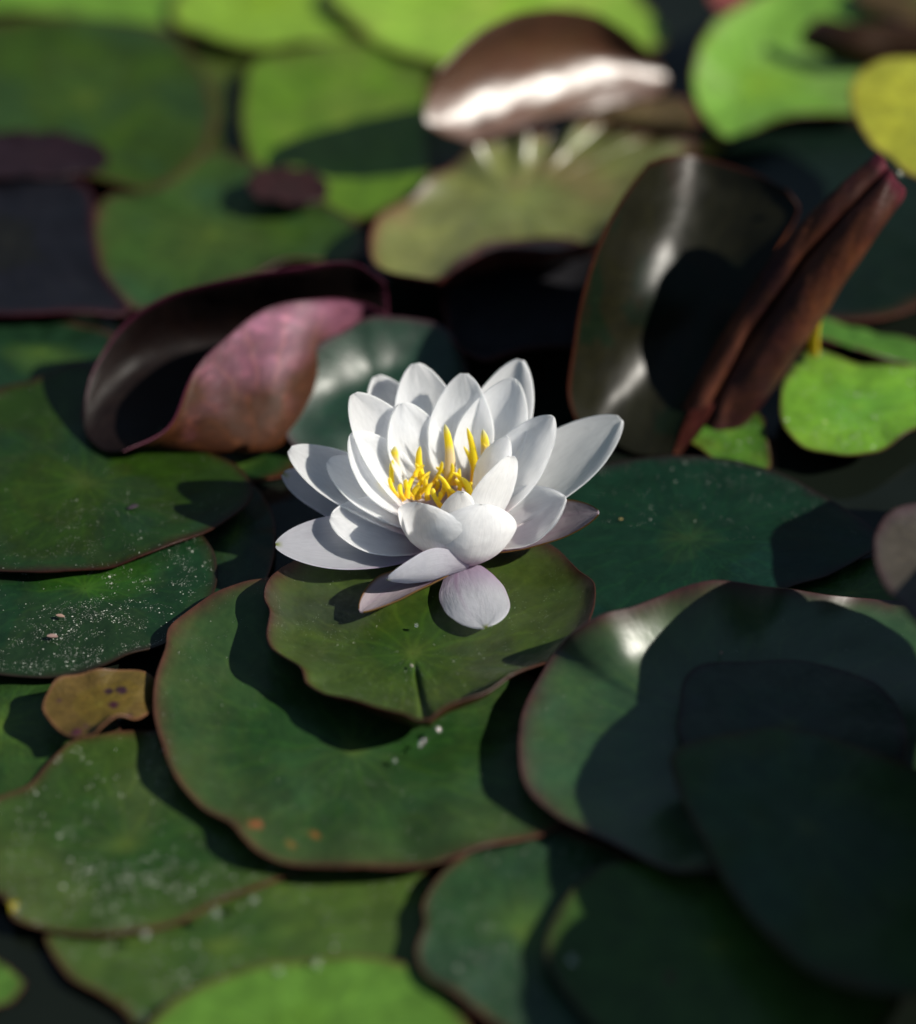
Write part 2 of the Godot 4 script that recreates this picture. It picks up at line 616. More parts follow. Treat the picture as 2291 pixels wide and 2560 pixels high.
# ------------------------------------------------------------------ the flower
# tip in millimetres; w width, cup depth of the hollow, bow of the spine, twist in degrees
func petal_mesh(root: Vector3, tip: Vector3, w: float, cup: float, bow: float, twist: float, look: String, sd: float, o: Dictionary) -> ArrayMesh:
	var ni := 30
	var nj := 19
	var chord := tip - root
	var flat := Vector3(chord.x, 0, chord.z)
	var radial := flat.normalized() if flat.length() > 0.004 else Vector3(0, 0, 1)
	if o.has("face"):
		radial = (o.face as Vector3).normalized()
	var side := Vector3.UP.cross(radial).normalized()
	side = side.rotated(chord.normalized(), deg_to_rad(twist))
	side = (side - chord.normalized() * side.dot(chord.normalized())).normalized()
	var away := chord.normalized().cross(side).normalized()      # outer face
	if away.dot(radial - Vector3.UP * 0.8) < 0.0 and not o.has("face"):
		away = -away
	elif o.has("face") and away.dot(radial) < 0.0:
		away = -away
	var knee := root + chord * 0.45 + away * bow * 0.001
	var widest: float = o.get("widest", 0.6)
	var point: float = o.get("point", 1.8)
	var foot: float = o.get("foot", 0.34)
	var curl: float = o.get("curl", 0.0)
	var rolled: float = o.get("roll", 0.0)
	var grid := []
	for i in ni:
		var t := 1.0 - pow(1.0 - float(i) / (ni - 1), 1.5)
		t = minf(t, 0.992)
		var sp := root * (1 - t) * (1 - t) + knee * 2.0 * t * (1 - t) + tip * t * t
		var tan := ((knee - root) * (1 - t) + (tip - knee) * t).normalized()
		var n := (away - tan * away.dot(tan)).normalized() * -1.0     # inner face
		var f := foot + (1.0 - foot) * sin(PI * 0.5 * minf(t / widest, 1.0))
		if t > widest:
			f = pow(maxf(1.0 - pow((t - widest) / (1.0 - widest), point), 0.0), 0.62)
		sp += n * curl * 0.001 * pow(maxf(t - 0.55, 0.0) / 0.45, 2.0)
		var row := PackedVector3Array()
		for j in nj:
			var s := float(j) / (nj - 1) * 2.0 - 1.0
			var hw := w * 0.5 * f * 0.001
			var lift := cup * 0.001 * (pow(absf(s), 2.2)) * f * (0.55 + 0.45 * sin(PI * t))
			lift += rolled * 0.001 * pow(maxf(s, 0.0), 4.0) * sin(PI * t)
			var q := sp + side * s * hw * (1.0 - 0.16 * absf(cup) / maxf(w, 1.0) * s * s) + n * lift
			var wob := noise.get_noise_3d(t * 42.0 + sd * 17.0, s * 16.0, sd * 5.0)
			var wob2 := noise.get_noise_3d(t * 120.0 + sd * 3.0, s * 40.0, sd)
			q += n * (wob * 0.0016 + wob2 * 0.00022 * float(o.get("crumple", 1.0))) * sm(0.05, 0.4, t)
			q += side * signf(s) * absf(s) * noise.get_noise_2d(t * 60.0 + s * 9.0, sd * 21.0) * 0.0006
			row.append(q)
		grid.append(row)
	# inner face must be side 0
	var mid: Vector3 = (grid[12][10] - grid[12][8]).cross(grid[13][9] - grid[11][9])
	var nn := (away * -1.0)
	if mid.dot(nn) < 0.0:
		for i in grid.size():
			var row: PackedVector3Array = grid[i]
			row.reverse()
			grid[i] = row
	var paint := func(u: float, v: float, face: int, q: Vector3) -> Array:
		var t := 1.0 - pow(1.0 - u, 1.5)
		var s := v * 2.0 - 1.0
		var patch := noise.get_noise_3d(u * 30.0 + sd * 11.0, v * 12.0, sd)
		var k := lin(0.97, 0.97, 0.965)
		var blush := lin(0.62, 0.36, 0.52)
		var nerve := absf(fposmod(s * 5.5 + patch * 0.25, 1.0) - 0.5)
		if look == "petal":
			if face == 0:
				k = mixc(k, lin(0.85, 0.78, 0.62), (1.0 - sm(0.08, 0.42, t)) * float(o.get("cream", 0.5)))
			k = mixc(k, blush, (1.0 - sm(0.0, 0.38, t + patch * 0.1)) * float(o.get("blush", 0.55)))
		elif look == "sepal":
			if face == 0:
				k = mixc(lin(0.72, 0.62, 0.70), lin(0.55, 0.30, 0.48), 1.0 - sm(0.05, 0.6, t + patch * 0.15))
				k = mixc(k, lin(0.50, 0.28, 0.44), (1.0 - sm(0.03, 0.10, nerve)) * (0.6 - 0.5 * t))
				k = mixc(k, lin(0.30, 0.16, 0.05), sm(0.93, 0.99, absf(s)))
			else:
				k = mixc(lin(0.20, 0.11, 0.02), lin(0.13, 0.12, 0.02), 0.5 + patch)
				k = mixc(k, lin(0.34, 0.19, 0.12), 1.0 - sm(0.0, 0.5, t))
		elif look == "white_sepal":
			k = mixc(lin(0.76, 0.76, 0.80), lin(0.52, 0.32, 0.55), (1.0 - sm(0.05, 0.62, t + patch * 0.12)) * float(o.get("blush", 0.7)))
			if face == 0:
				k = mixc(k, lin(0.46, 0.22, 0.42), (1.0 - sm(0.02, 0.09, nerve)) * (0.55 - 0.6 * t))
			k = mixc(k, lin(0.36, 0.42, 0.08), sm(0.95, 0.995, t) * (1.0 - sm(0.1, 0.5, absf(s))))
		return [k, Vector2(v, u * 1.4)]
	return shell(grid, false, float(o.get("thick", 0.5)) * 0.001, paint)


func stamen(parent: Node3D, a: Array, sd: int) -> void:
	# foot, tip, width at the foot and below the tip, share of yellow
	var p := mm(a.slice(0, 6))
	var foot := p[0]
	var tip := p[1]
	var out := Vector3(tip.x - foot.x, 0, tip.z - foot.z)
	var lean: float = a[9]
	var knee := foot.lerp(tip, 0.5) + Vector3(signf(tip.x + 0.0075), 0.0, -0.3) * lean * 0.001
	var pts := PackedVector3Array()
	var rad := []
	for i in 13:
		var t := i / 12.0
		pts.append(foot * (1 - t) * (1 - t) + knee * 2 * t * (1 - t) + tip * t * t)
		var w := lerpf(a[6], a[7], t) * 0.0005
		rad.append(w * 0.84 * (1.0 if i < 11 else (0.8 if i == 11 else 0.25)))
	var yellow: float = a[8]
	var paint := func(t: float) -> Color:
		var k := mixc(lin(1.0, 0.66, 0.025), lin(1.0, 0.84, 0.03), sm(0.0, 0.5, t))
		k = mixc(k, lin(1.0, 0.88, 0.16), sm(0.7, 1.0, t) * 0.8)
		if yellow < 1.0:
			k = mixc(lin(0.84, 0.70, 0.42), k, sm(yellow - 0.1, yellow + 0.08, t) if t > 0.3 else 1.0 - sm(0.0, 0.25, t))
			k = mixc(k, lin(0.80, 0.78, 0.55), sm(0.85, 1.0, t))
		return k
	part("stamen", tube(pts, rad, 0.36, 8, paint, Vector3(0, 0, -1)), mats.stamen, parent)


func droplet(at: Array, r: float, label: String) -> void:
	# a flat bead of water clinging to an edge, shaped and tilted to glint in the sun towards the camera
	var s := SphereMesh.new()
	s.radius = r * 0.001
	s.height = r * 0.0005
	s.radial_segments = 28
	s.rings = 16
	var m := MeshInstance3D.new()
	m.mesh = s
	m.material_override = mats.drop
	m.name = numbered("water_droplet")
	add_child(m, true)
	m.position = Vector3(at[0], at[1] + r * 0.3, at[2]) * 0.001
	var lie := (Vector3(0.8, 1.12, 0.86) + Vector3(rng.randf_range(-0.1, 0.1), 0, rng.randf_range(-0.1, 0.1))).normalized()
	m.basis = Basis(Quaternion(Vector3.UP, lie))
	tag(m, label, "water droplet", "bright water droplets")


func fleck(at: Array, size: float, k: Color, turn: float, label: String) -> void:
	# a scrap of plant lying on a pad
	var pts := PackedVector3Array()
	var rad := []
	for i in 6:
		var t := i / 5.0 - 0.5
		pts.append(Vector3(cos(turn) * t, 0.12 * (0.25 - t * t), sin(turn) * t + 0.18 * t * t) * size * 0.001)
		rad.append(size * 0.00026 * (1.0 - 3.2 * t * t) + 0.00003)
	var m := MeshInstance3D.new()
	m.mesh = tube(pts, rad, 0.4, 7, func(_t: float) -> Color: return k)
	m.material_override = mats.stamen
	m.name = numbered("plant_scrap")
	add_child(m, true)
	m.position = (Vector3(at[0], at[1], at[2]) + Vector3(0, 0.5, 0)) * 0.001
	tag(m, label, "plant scrap", "scraps of plant lying on the pads")


# ------------------------------------------------------------------ the scene
func _ready() -> void:
	var cam := Camera3D.new()
	cam.name = "camera"
	add_child(cam)
	cam.position = CAM_AT
	cam.rotation_degrees = Vector3(CAM_PITCH, 0, 0)
	var lens := CameraAttributesPhysical.new()
	lens.frustum_focal_length = 100.0
	lens.frustum_focus_distance = 0.99
	lens.frustum_near = 0.05
	lens.frustum_far = 100.0
	lens.exposure_aperture = 2.6
	cam.attributes = lens
	cam.projection = Camera3D.PROJECTION_FRUSTUM
	cam.near = 0.05
	cam.far = 100.0
	cam.size = 2.0 * 0.05 * 1017.0 / 5356.0
	cam.current = true

	var env := Environment.new()
	env.background_mode = Environment.BG_SKY
	var sky := ProceduralSkyMaterial.new()
	sky.sky_top_color = Color(0.09, 0.13, 0.19).linear_to_srgb()
	sky.sky_horizon_color = Color(0.05, 0.062, 0.066).linear_to_srgb()
	sky.ground_bottom_color = Color(0.015, 0.02, 0.015).linear_to_srgb()
	sky.ground_horizon_color = Color(0.03, 0.04, 0.035).linear_to_srgb()
	sky.sky_curve = 0.2
	sky.sun_angle_max = 2.0
	env.sky = Sky.new()
	env.sky.sky_material = sky
	env.tonemap_mode = Environment.TONE_MAPPER_LINEAR
	env.tonemap_exposure = 1.6
	env.sdfgi_enabled = true
	env.ssao_enabled = true
	env.ssil_enabled = true
	var world := WorldEnvironment.new()
	world.name = "world_environment"
	world.environment = env
	add_child(world)

	var sun := DirectionalLight3D.new()
	sun.name = "sun"
	sun.light_energy = 1.6
	sun.light_color = Color(1.0, 0.975, 0.93)
	sun.light_angular_distance = 0.55
	sun.shadow_enabled = true
	add_child(sun)
	sun.look_at_from_position(SUN_FROM, Vector3.ZERO, Vector3.UP)

	noise.seed = 4
	noise.noise_type = FastNoiseLite.TYPE_SIMPLEX_SMOOTH
	noise.frequency = 0.02
	noise.fractal_octaves = 3
	rng.seed = 9
	make_materials()

	var water := MeshInstance3D.new()
	water.name = "water"
	var plane := PlaneMesh.new()
	plane.size = Vector2(120, 120)
	water.mesh = plane
	water.material_override = mats.water
	water.set_meta("kind", "structure")
	water.set_meta("label", "still dark pond water between the lily pads")
	add_child(water)
	build_pads()
	build_leaves()
	build_flower()
	build_droplets()


func build_pads() -> void:
	var p: MeshInstance3D
	p = pad("lily_pad", "yellow-green sliver of a pad in the bottom left corner",
		[-145.5, 2, 188.2, -149.2, 2, 194.4, -161.4, 2, 199.5, -178, 2, 195.4, -183.4, 2, 180.9, -165.1, 2, 172.4, -150.8, 2, 181.9],
		[-159.6, 2, 189.2], {"top": lin(0.074, 0.166, 0.028), "seed": 1.0})
	p = pad("lily_pad", "light green pad under the left front pads, cut by the bottom left edge",
		[-140.2, 3, 167.9, -138.6, 3, 174.5, -130.7, 3, 186.1, -121.9, 3, 192.5, -113.3, 3, 199.3, -102.9, 3, 210.3, -70.6, 3, 222.2, -30.1, 3, 214.3, -8.1, 3, 188, -11.5, 3, 147.1, -31.9, 3, 131.3, -65.8, 3, 131.3, -95.4, 3, 142.6, -124.2, 3, 155.9],
		[-85, 2, 172.4], {"top": lin(0.051, 0.092, 0.021), "tint": lin(0.025, 0.060, 0.014), "seed": 2.0})
	lay_dust(p, 700, 5, 0, 1, 0.1, 0.95, 1.5)
	p = pad("lily_pad", "bright green pad at the middle of the bottom edge",
		[-104.8, 6, 212.8, -98.7, 6, 200.7, -89.8, 6, 192.6, -80.5, 6, 188, -67.9, 6, 183.8, -53.4, 6, 181.1, -40.5, 6, 180.1, -29.2, 6, 181.1, -17.8, 6, 186.3, -8.1, 6, 198.7, -1.8, 6, 216.7, -11.1, 6, 243.6, -45.7, 6, 258.4, -83.9, 6, 251.1, -105.4, 6, 232.3],
		[-56.8, 4, 215.1], {"top": lin(0.087, 0.193, 0.028), "mid": lin(0.092, 0.198, 0.023), "seed": 3.0})
	p = pad("lily_pad", "green left pad with a yellowed torn tip, lower left",
		[-155.8, 5, 156, -153.6, 5, 157.7, -151.1, 5, 164.7, -139.1, 5, 168.6, -122.5, 5, 170.7, -109.6, 5, 169, -98.5, 5, 164.7, -87.5, 5, 158.2, -74.6, 5, 151.6, -65, 5, 145.8, -55.2, 5, 138.8, -52.5, 5, 121.6, -67.4, 5, 97.9, -96.4, 5, 80.7, -123.3, 5, 75.7, -140.5, 5, 80.7, -147.3, 5, 90.1, -153.8, 5, 101.5, -163.3, 5, 108.2, -175.2, 5, 121.6, -179.3, 5, 139.9, -171, 5, 151.1, -157.5, 5, 152.9],
		[-118.1, 5, 130.8], {"top": lin(0.044, 0.081, 0.018), "tint": lin(0.060, 0.092, 0.028), "jag": 0.01, "mid": lin(0.023, 0.055, 0.014), "fade0": 0.2, "fade1": 0.9, "spots": [[-153.1, 159.0, 3.2, 0.5, 0.42, 0.03]], "seed": 4.0})
	lay_dust(p, 900, 6, 0, 1, 0.2, 0.98, 1.6)
	p = pad("lily_pad", "dark pad between the yellowed leaf and the left edge",
		[-175.5, 3, 44, -157.2, 3, 45.3, -142.6, 3, 46.6, -130.3, 3, 60.9, -124.7, 3, 81.1, -134, 3, 93.5, -150.4, 3, 103.1, -167, 3, 107.9, -188.8, 3, 100.7, -199.6, 3, 76.1, -192.4, 3, 53.2],
		[-168.1, 4, 72.1], {"top": lin(0.021, 0.051, 0.012), "seed": 5.0})
	p = pad("lily_pad", "dusty dark green pad on the left edge",
		[-176, 8, 50.1, -159.5, 8, 52.1, -147.1, 8, 50.8, -134.8, 8, 47.2, -124.6, 8, 40.8, -113.2, 8, 35.2, -100.6, 8, 21.1, -96.6, 8, 4.5, -97, 8, -6.9, -100.1, 8, -19.8, -112.2, 8, -33.1, -143.9, 8, -42.1, -181.4, 8, -33.1, -202.9, 8, -9.7, -201.6, 8, 23.9, -189.7, 8, 42.7],
		[-144.8, 8, 4.5], {"top": lin(0.010, 0.030, 0.013), "mid": lin(0.023, 0.074, 0.009), "tint": lin(0.014, 0.037, 0.016), "rim": lin(0.023, 0.014, 0.009), "rimw": 0.03, "seed": 6.0})
	lay_dust(p, 2600, 7, 0, 1, 0.15, 0.97, 0.75)
	lay_dust(p, 160, 17, 0, 1, 0.2, 0.9, 2.0)
	p = pad("lily_pad", "small dark pad hidden between the left pads and the flower",
		[-87.2, 4, -61.6, -78.4, 4, -43.8, -76.3, 4, -23, -79, 4, -1.4, -86.8, 4, 8.4, -98, 4, 8.4, -107, 4, -11.4, -105.1, 4, -37.8, -98.5, 4, -54.5],
		[-91.2, 4, -31.9], {"top": lin(0.009, 0.025, 0.014), "seed": 7.0})
	p = pad("lily_pad", "wide green pad at left with petal shadows on it",
		[-184.5, 12, -2.9, -165.4, 12, 0.6, -156, 12, 0.6, -145.1, 12, -2.3, -135.9, 12, -4.3, -125.1, 12, -9.1, -114.3, 12, -14.9, -103.5, 12, -22.5, -94.6, 12, -30.7, -87.5, 12, -40.3, -86, 12, -48.8, -92.8, 12, -63.3, -107.3, 12, -74.2, -128.4, 12, -90.2, -157.3, 12, -129.5, -178.7, 12, -117.6, -191.3, 12, -112.6, -212.9, 12, -93.5, -219.9, 12, -61.7, -206.2, 12, -22.5],
		[-150.6, 11, -53.7], {"top": lin(0.018, 0.039, 0.007), "mid": lin(0.023, 0.048, 0.007), "tint": lin(0.012, 0.035, 0.014), "rimw": 0.03, "rim": lin(0.028, 0.009, 0.006), "seed": 8.0})
	lay_dust(p, 900, 8, 0, 1, 0.2, 0.98, 0.7)
	p = pad("lily_pad", "half sunken little pad under the purple folded leaf",
		[-120.9, 2, -75.6, -113.5, 2, -69.3, -101.3, 2, -65.2, -91.5, 2, -65.2, -75.9, 2, -69.3, -64.6, 2, -83.5, -80.9, 2, -90, -104.9, 2, -88.4, -118.6, 2, -83.5],
		[-98.3, 1, -79.1], {"top": lin(0.014, 0.037, 0.009), "rim": lin(0.055, 0.014, 0.007), "rimw": 0.09, "seed": 9.0})
	p = pad("lily_pad", "dark green pad at the left edge behind the wide pad",
		[-209.9, 10, -157.3, -185.2, 10, -160.9, -164, 10, -159.1, -146, 10, -146.7, -139.9, 10, -126, -154.6, 10, -109.2, -178.5, 10, -105.9, -203.3, 10, -109.2, -218.9, 10, -132.9],
		[-179, 8, -142.5], {"top": lin(0.008, 0.028, 0.012), "seed": 10.0})
	p = pad("lily_pad", "bluish grey pad tucked under the front pads, right of the bottom middle",
		[-11.5, 9, 146.3, -17.7, 9, 159.1, -17.1, 9, 169.9, -19.6, 9, 179.5, -18.4, 9, 186.8, -15.2, 9, 192, -7.3, 9, 198.8, 5.3, 9, 210, 21.5, 9, 221.1, 43.4, 9, 219.1, 60.4, 9, 195.1, 62.4, 9, 161.3, 47.1, 9, 136.8, 18.9, 9, 125.4, 0.2, 9, 134.6],
		[13, 7, 170.3], {"top": lin(0.021, 0.053, 0.023), "tint": lin(0.028, 0.060, 0.035), "seed": 11.0})
	lay_dust(p, 500, 9, 0, 1, 0.2, 0.95, 1.1)
	p = pad("lily_pad", "broad shaded pad at the bottom right corner",
		[63.3, 12, 144.6, 50, 12, 144.6, 37.9, 12, 148.1, 28.2, 12, 160.5, 22.9, 12, 175.7, 22.1, 12, 188.1, 27, 12, 200.6, 33.7, 12, 211.3, 50.6, 12, 227.4, 83.9, 12, 235.1, 112.4, 12, 227.4, 129.2, 12, 209.7, 137.1, 12, 188.5, 145.5, 12, 164, 141.8, 12, 141.9, 118.2, 12, 128.2, 89.4, 12, 130.5],
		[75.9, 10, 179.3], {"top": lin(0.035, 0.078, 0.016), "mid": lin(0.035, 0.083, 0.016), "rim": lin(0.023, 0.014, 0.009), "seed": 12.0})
	p = pad("lily_pad", "large green pad with three rust spots, in front of the flower's own pad",
		[-77.8, 12, 5.3, -86.5, 12, 6.2, -97.3, 12, 12.3, -105.5, 12, 21.4, -111.1, 12, 31.5, -111.3, 12, 42.2, -113.8, 12, 57.4, -113.3, 12, 72.7, -109.4, 12, 87.7, -103.7, 12, 104.7, -95.1, 12, 116.6, -84.2, 12, 126.4, -78.6, 12, 135.5, -71.5, 12, 141.9, -58, 12, 145.9, -41.4, 12, 147.5, -24.8, 12, 146.8, -11.5, 12, 144.6, 1.8, 12, 139.6, 15.3, 12, 134.6, 27.2, 12, 128.2, 41.4, 12, 109.5, 42.3, 12, 87.7, 30.9, 9, 64.6, 0.8, 6, 35.2, -34.5, 6, 10.6, -60.9, 8, -1.2],
		[-43.2, 8, 88.6], {"p": 4.0, "top": lin(0.044, 0.076, 0.025), "mid": lin(0.019, 0.053, 0.014), "tint": lin(0.025, 0.060, 0.021), "wave": 1.2, "waves": 9, "fade0": 0.35, "fade1": 1.0, "spots": [[-74.4, 127.1, 2.6, 0.22, 0.07, 0.03], [-55.0, 129.4, 1.7, 0.22, 0.09, 0.02], [-63.5, 135.5, 1.2, 0.2, 0.1, 0.02]], "seed": 13.0})
	lay_dust(p, 900, 10, 0, 1, 0.1, 0.97, 0.6)
	p = pad("lily_pad", "dark green pad behind the flower on the right",
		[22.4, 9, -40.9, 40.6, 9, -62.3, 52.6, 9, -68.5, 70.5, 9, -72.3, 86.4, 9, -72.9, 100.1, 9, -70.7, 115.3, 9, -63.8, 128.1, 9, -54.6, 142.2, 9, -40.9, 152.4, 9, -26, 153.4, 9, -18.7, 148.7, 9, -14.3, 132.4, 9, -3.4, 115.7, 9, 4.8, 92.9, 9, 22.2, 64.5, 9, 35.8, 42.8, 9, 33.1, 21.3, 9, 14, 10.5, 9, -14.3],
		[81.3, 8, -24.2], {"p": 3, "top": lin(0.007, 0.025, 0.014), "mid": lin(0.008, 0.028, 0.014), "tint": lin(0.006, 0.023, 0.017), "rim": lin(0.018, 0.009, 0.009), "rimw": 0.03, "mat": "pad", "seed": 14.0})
	lay_dust(p, 420, 11, 0, 0.5, 0.2, 0.97, 0.85)
	p = pad("lily_pad", "lit sliver of a pad at the right edge below the dark pad",
		[99.9, 4, 8.4, 115.7, 4, -1.4, 133.7, 4, -11.4, 151.5, 4, -17.2, 170.5, 4, -17.2, 189.3, 4, -2.8, 176.7, 4, 19.5, 150.8, 4, 19.5, 121.5, 4, 16.7],
		[139.7, 4, 2.8], {"top": lin(0.023, 0.064, 0.014), "seed": 15.0})
	p = pad("lily_pad", "flower's own green pad with a folded front tip",
		[-76.3, 19, 14.6, -76.8, 19, 22.4, -74.4, 19, 29.2, -75.4, 19, 39.9, -73.6, 19, 47.9, -69, 19, 53.9, -61.6, 19, 59.6, -59.2, 19, 66, -46.7, 22, 76.8, -32.5, 26, 85.2, -25.5, 27, 89.1, -18.6, 25, 91.8, -8.3, 27, 86.2, 5.7, 25, 75.1, 20.1, 19, 57.5, 29.2, 19, 51.8, 36.6, 19, 43.4, 41.9, 19, 29.2, 42.7, 19, 15.5, 37.1, 17, 4.8, 29.3, 13, -12.6, 10.6, 13, -24.2, -18, 13, -30.1, -46.5, 13, -24.2, -64.9, 13, -9.7, -72.7, 15, 1.7],
		[-22.8, 12, 44.3], {"p": 7.5, "cleft": 82, "top": lin(0.041, 0.067, 0.013), "mid": lin(0.025, 0.055, 0.009), "tint": lin(0.030, 0.039, 0.023), "wave": 0.9, "waves": 8, "rim": lin(0.046, 0.016, 0.012), "rimw": 0.045, "under": lin(0.074, 0.028, 0.007), "seed": 16.0})
	lay_dust(p, 900, 12, 0, 1, 0.1, 0.97, 0.6)
	p = pad("lily_pad", "large glossy right pad with a raised pale rim, half in shadow",
		[27, 18, 129.8, 16.5, 18, 115.3, 14.1, 18, 98.6, 14.3, 18, 88.8, 15.7, 18, 80.2, 20.3, 18, 67.5, 27.4, 18, 53.4, 34.4, 27, 51.5, 43.1, 33, 48.9, 54.1, 34, 42.6, 68.8, 34, 35.4, 85.2, 34, 31, 100.1, 31, 27.4, 111.6, 26, 24.2, 126.4, 22, 25.2, 141.6, 18, 23.4, 161.3, 18, 26.7, 181.4, 18, 50.7, 180.5, 18, 91.3, 167.9, 18, 129.3, 147.8, 18, 154.1, 122.4, 18, 160.6, 96.5, 18, 158.5, 80.4, 18, 155.8, 72.2, 18, 154.5, 64.1, 18, 153.2, 51.4, 18, 145.6, 38.4, 18, 137.7],
		[92, 14, 97], {"p": 5, "top": lin(0.032, 0.069, 0.023), "mid": lin(0.014, 0.041, 0.018), "tint": lin(0.023, 0.060, 0.028), "wave": 1.0, "waves": 9, "mat": "glossy", "rim": lin(0.041, 0.014, 0.014), "rimw": 0.04, "fade0": 0.3, "fade1": 0.9, "seed": 17.0})
	lay_dust(p, 700, 13, 0, 1, 0.1, 0.97, 0.6)
	p = pad("lily_pad", "greyish purple pad lying in shade on the glossy right pad",
		[70.4, 23, 81.6, 68.4, 23, 93.9, 71.4, 23, 102.6, 92.8, 23, 120.2, 117.6, 23, 124.8, 140.6, 23, 115.5, 147, 23, 91.5, 141.3, 23, 74.5, 125.1, 23, 62.3, 98.9, 23, 58.9, 80.1, 23, 61.8, 72.9, 23, 69],
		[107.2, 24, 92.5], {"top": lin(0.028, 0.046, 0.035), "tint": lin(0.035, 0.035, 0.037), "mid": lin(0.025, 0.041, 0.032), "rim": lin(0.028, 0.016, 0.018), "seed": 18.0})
	p = pad("lily_pad", "dark green pad topmost in the shaded right corner",
		[66.2, 28, 111, 76.9, 28, 103.3, 95.7, 28, 98, 111.3, 28, 99.5, 127.7, 28, 105.7, 143.4, 28, 115.7, 158.9, 28, 125.1, 177.2, 28, 156.7, 168.6, 28, 190.7, 146.8, 28, 211, 124.7, 28, 214, 103.9, 28, 206, 89, 28, 189.1, 80.2, 28, 170.8, 73.5, 28, 152.2, 68.4, 28, 134.3, 65.6, 28, 120.4],
		[106.8, 29, 144.3], {"top": lin(0.025, 0.060, 0.018), "tint": lin(0.021, 0.055, 0.032), "mid": lin(0.021, 0.051, 0.028), "rim": lin(0.037, 0.023, 0.009), "seed": 19.0})
	p = pad("yellowing_leaf", "small yellowing leaf with brown blotches at left",
		[-151.8, 15, 73.3, -150.8, 15, 67, -146.3, 15, 60, -135.1, 15, 55.9, -125.8, 13, 52.5, -118.1, 9, 51.1, -112.9, 6, 56.3, -112.7, 5, 65.5, -116.9, 10, 74.5, -121.9, 17, 80.9, -126.1, 20, 84.9, -129.6, 20, 88.4, -132.3, 17, 89.8, -138.7, 14, 89.5, -145.5, 13, 83.8, -150.1, 14, 78.6],
		[-131.9, 13, 71.2], {"top": lin(0.092, 0.062, 0.016), "mid": lin(0.097, 0.069, 0.014), "tint": lin(0.055, 0.032, 0.023), "rim": lin(0.156, 0.074, 0.041), "under": lin(0.092, 0.046, 0.018), "wave": 0.8, "cat": "lily leaf", "spots": [[-125.5, 63.6, 1.8, 0.03, 0.015, 0.02], [-129.8, 64.4, 1.4, 0.03, 0.015, 0.02], [-127.4, 71.3, 1.6, 0.04, 0.015, 0.02], [-138.6, 86.3, 2.0, 0.08, 0.02, 0.04], [-146.4, 70.3, 1.0, 0.06, 0.03, 0.03], [-135.8, 83.3, 0.9, 0.06, 0.03, 0.03], [-127.0, 80.3, 1.0, 0.06, 0.03, 0.03], [-121.6, 76.3, 1.2, 0.06, 0.03, 0.03]], "seed": 20.0})
	p = pad("lily_pad", "bright green pad beaded with water at the right edge",
		[140.2, 10, -140.5, 132, 10, -132.9, 125.3, 10, -118.6, 122.7, 10, -102.6, 122.9, 10, -89.5, 128.8, 10, -78.3, 138.2, 10, -73.3, 147.8, 10, -70.7, 160.3, 10, -76.7, 177.7, 10, -91.2, 199.8, 10, -105.9, 208.9, 10, -126, 193.5, 10, -132.9, 176.6, 10, -130.1, 160.3, 10, -131.5, 148.5, 10, -136.3],
		[153.2, 9, -103.9], {"top": lin(0.144, 0.323, 0.030), "mid": lin(0.120, 0.311, 0.036), "tint": lin(0.167, 0.323, 0.030), "mat": "bright", "rim": lin(0.074, 0.046, 0.009), "rimw": 0.035, "seed": 21.0})
	lay_dust(p, 300, 14, 0, 1, 0.1, 0.95, 1.6)  # pale grains here stand for the water beads on the pad
	p = pad("lily_pad", "narrow green pad edge behind the yellow stem",
		[126.2, 6, -161, 138.7, 6, -159.2, 158.3, 6, -146.9, 175.9, 6, -137.5, 188, 6, -134.8, 189.9, 6, -148.6, 160.1, 6, -162.8, 139.7, 6, -170],
		[156.4, 6, -148.6], {"top": lin(0.072, 0.191, 0.030), "mat": "bright", "seed": 22.0})
	p = pad("lily_pad", "small sunken yellow-green pad below the rolled leaf",
		[84.8, 5, -90.1, 91.9, 5, -105.7, 99.7, 5, -115.7, 109.8, 5, -114, 115.3, 5, -102.4, 116.2, 5, -89.4, 116.3, 5, -71.9, 108, 5, -67.2, 94.7, 5, -75.1],
		[102.2, 4, -93.9], {"top": lin(0.060, 0.155, 0.018), "mid": lin(0.072, 0.179, 0.018), "tint": lin(0.132, 0.132, 0.012), "mat": "bright", "rim": lin(0.092, 0.046, 0.009), "seed": 23.0})
	lay_dust(p, 70, 15, 0, 1, 0.1, 0.95, 1.5)
	p = pad("raised_leaf", "purple-grey leaf raised at the right edge, shading the pads below",
		[136.7, 74, 50.2, 134.7, 74, 62, 135.7, 74, 73.6, 139.9, 74, 85, 147.3, 74, 98.6, 166.4, 74, 103.5, 191.5, 74, 91.3, 206.5, 74, 63.3, 196.9, 74, 39.5, 173.9, 74, 30, 154.3, 74, 32.7, 143.3, 74, 39.5],
		[162.8, 72, 61], {"top": lin(0.060, 0.051, 0.046), "tint": lin(0.074, 0.051, 0.060), "mid": lin(0.051, 0.055, 0.041), "rim": lin(0.037, 0.018, 0.023), "cat": "lily leaf", "group": "leaves raised above the water at the right", "seed": 24.0})
	p = pad("raised_leaf", "raised leaf out of view past the right edge, shading the lower right pads",
		[148.7, 96, 117.9, 146.7, 96, 143.5, 152.4, 96, 178.6, 178.9, 96, 191.2, 227.4, 96, 174.3, 257.9, 96, 129.7, 271, 96, 60.5, 223, 96, 39.1, 172, 96, 81.1],
		[194.4, 95, 140.1], {"top": lin(0.023, 0.055, 0.018), "cat": "lily leaf", "group": "leaves raised above the water at the right", "seed": 25.0})  # out of view; placed to cast shade over the glossy right pad
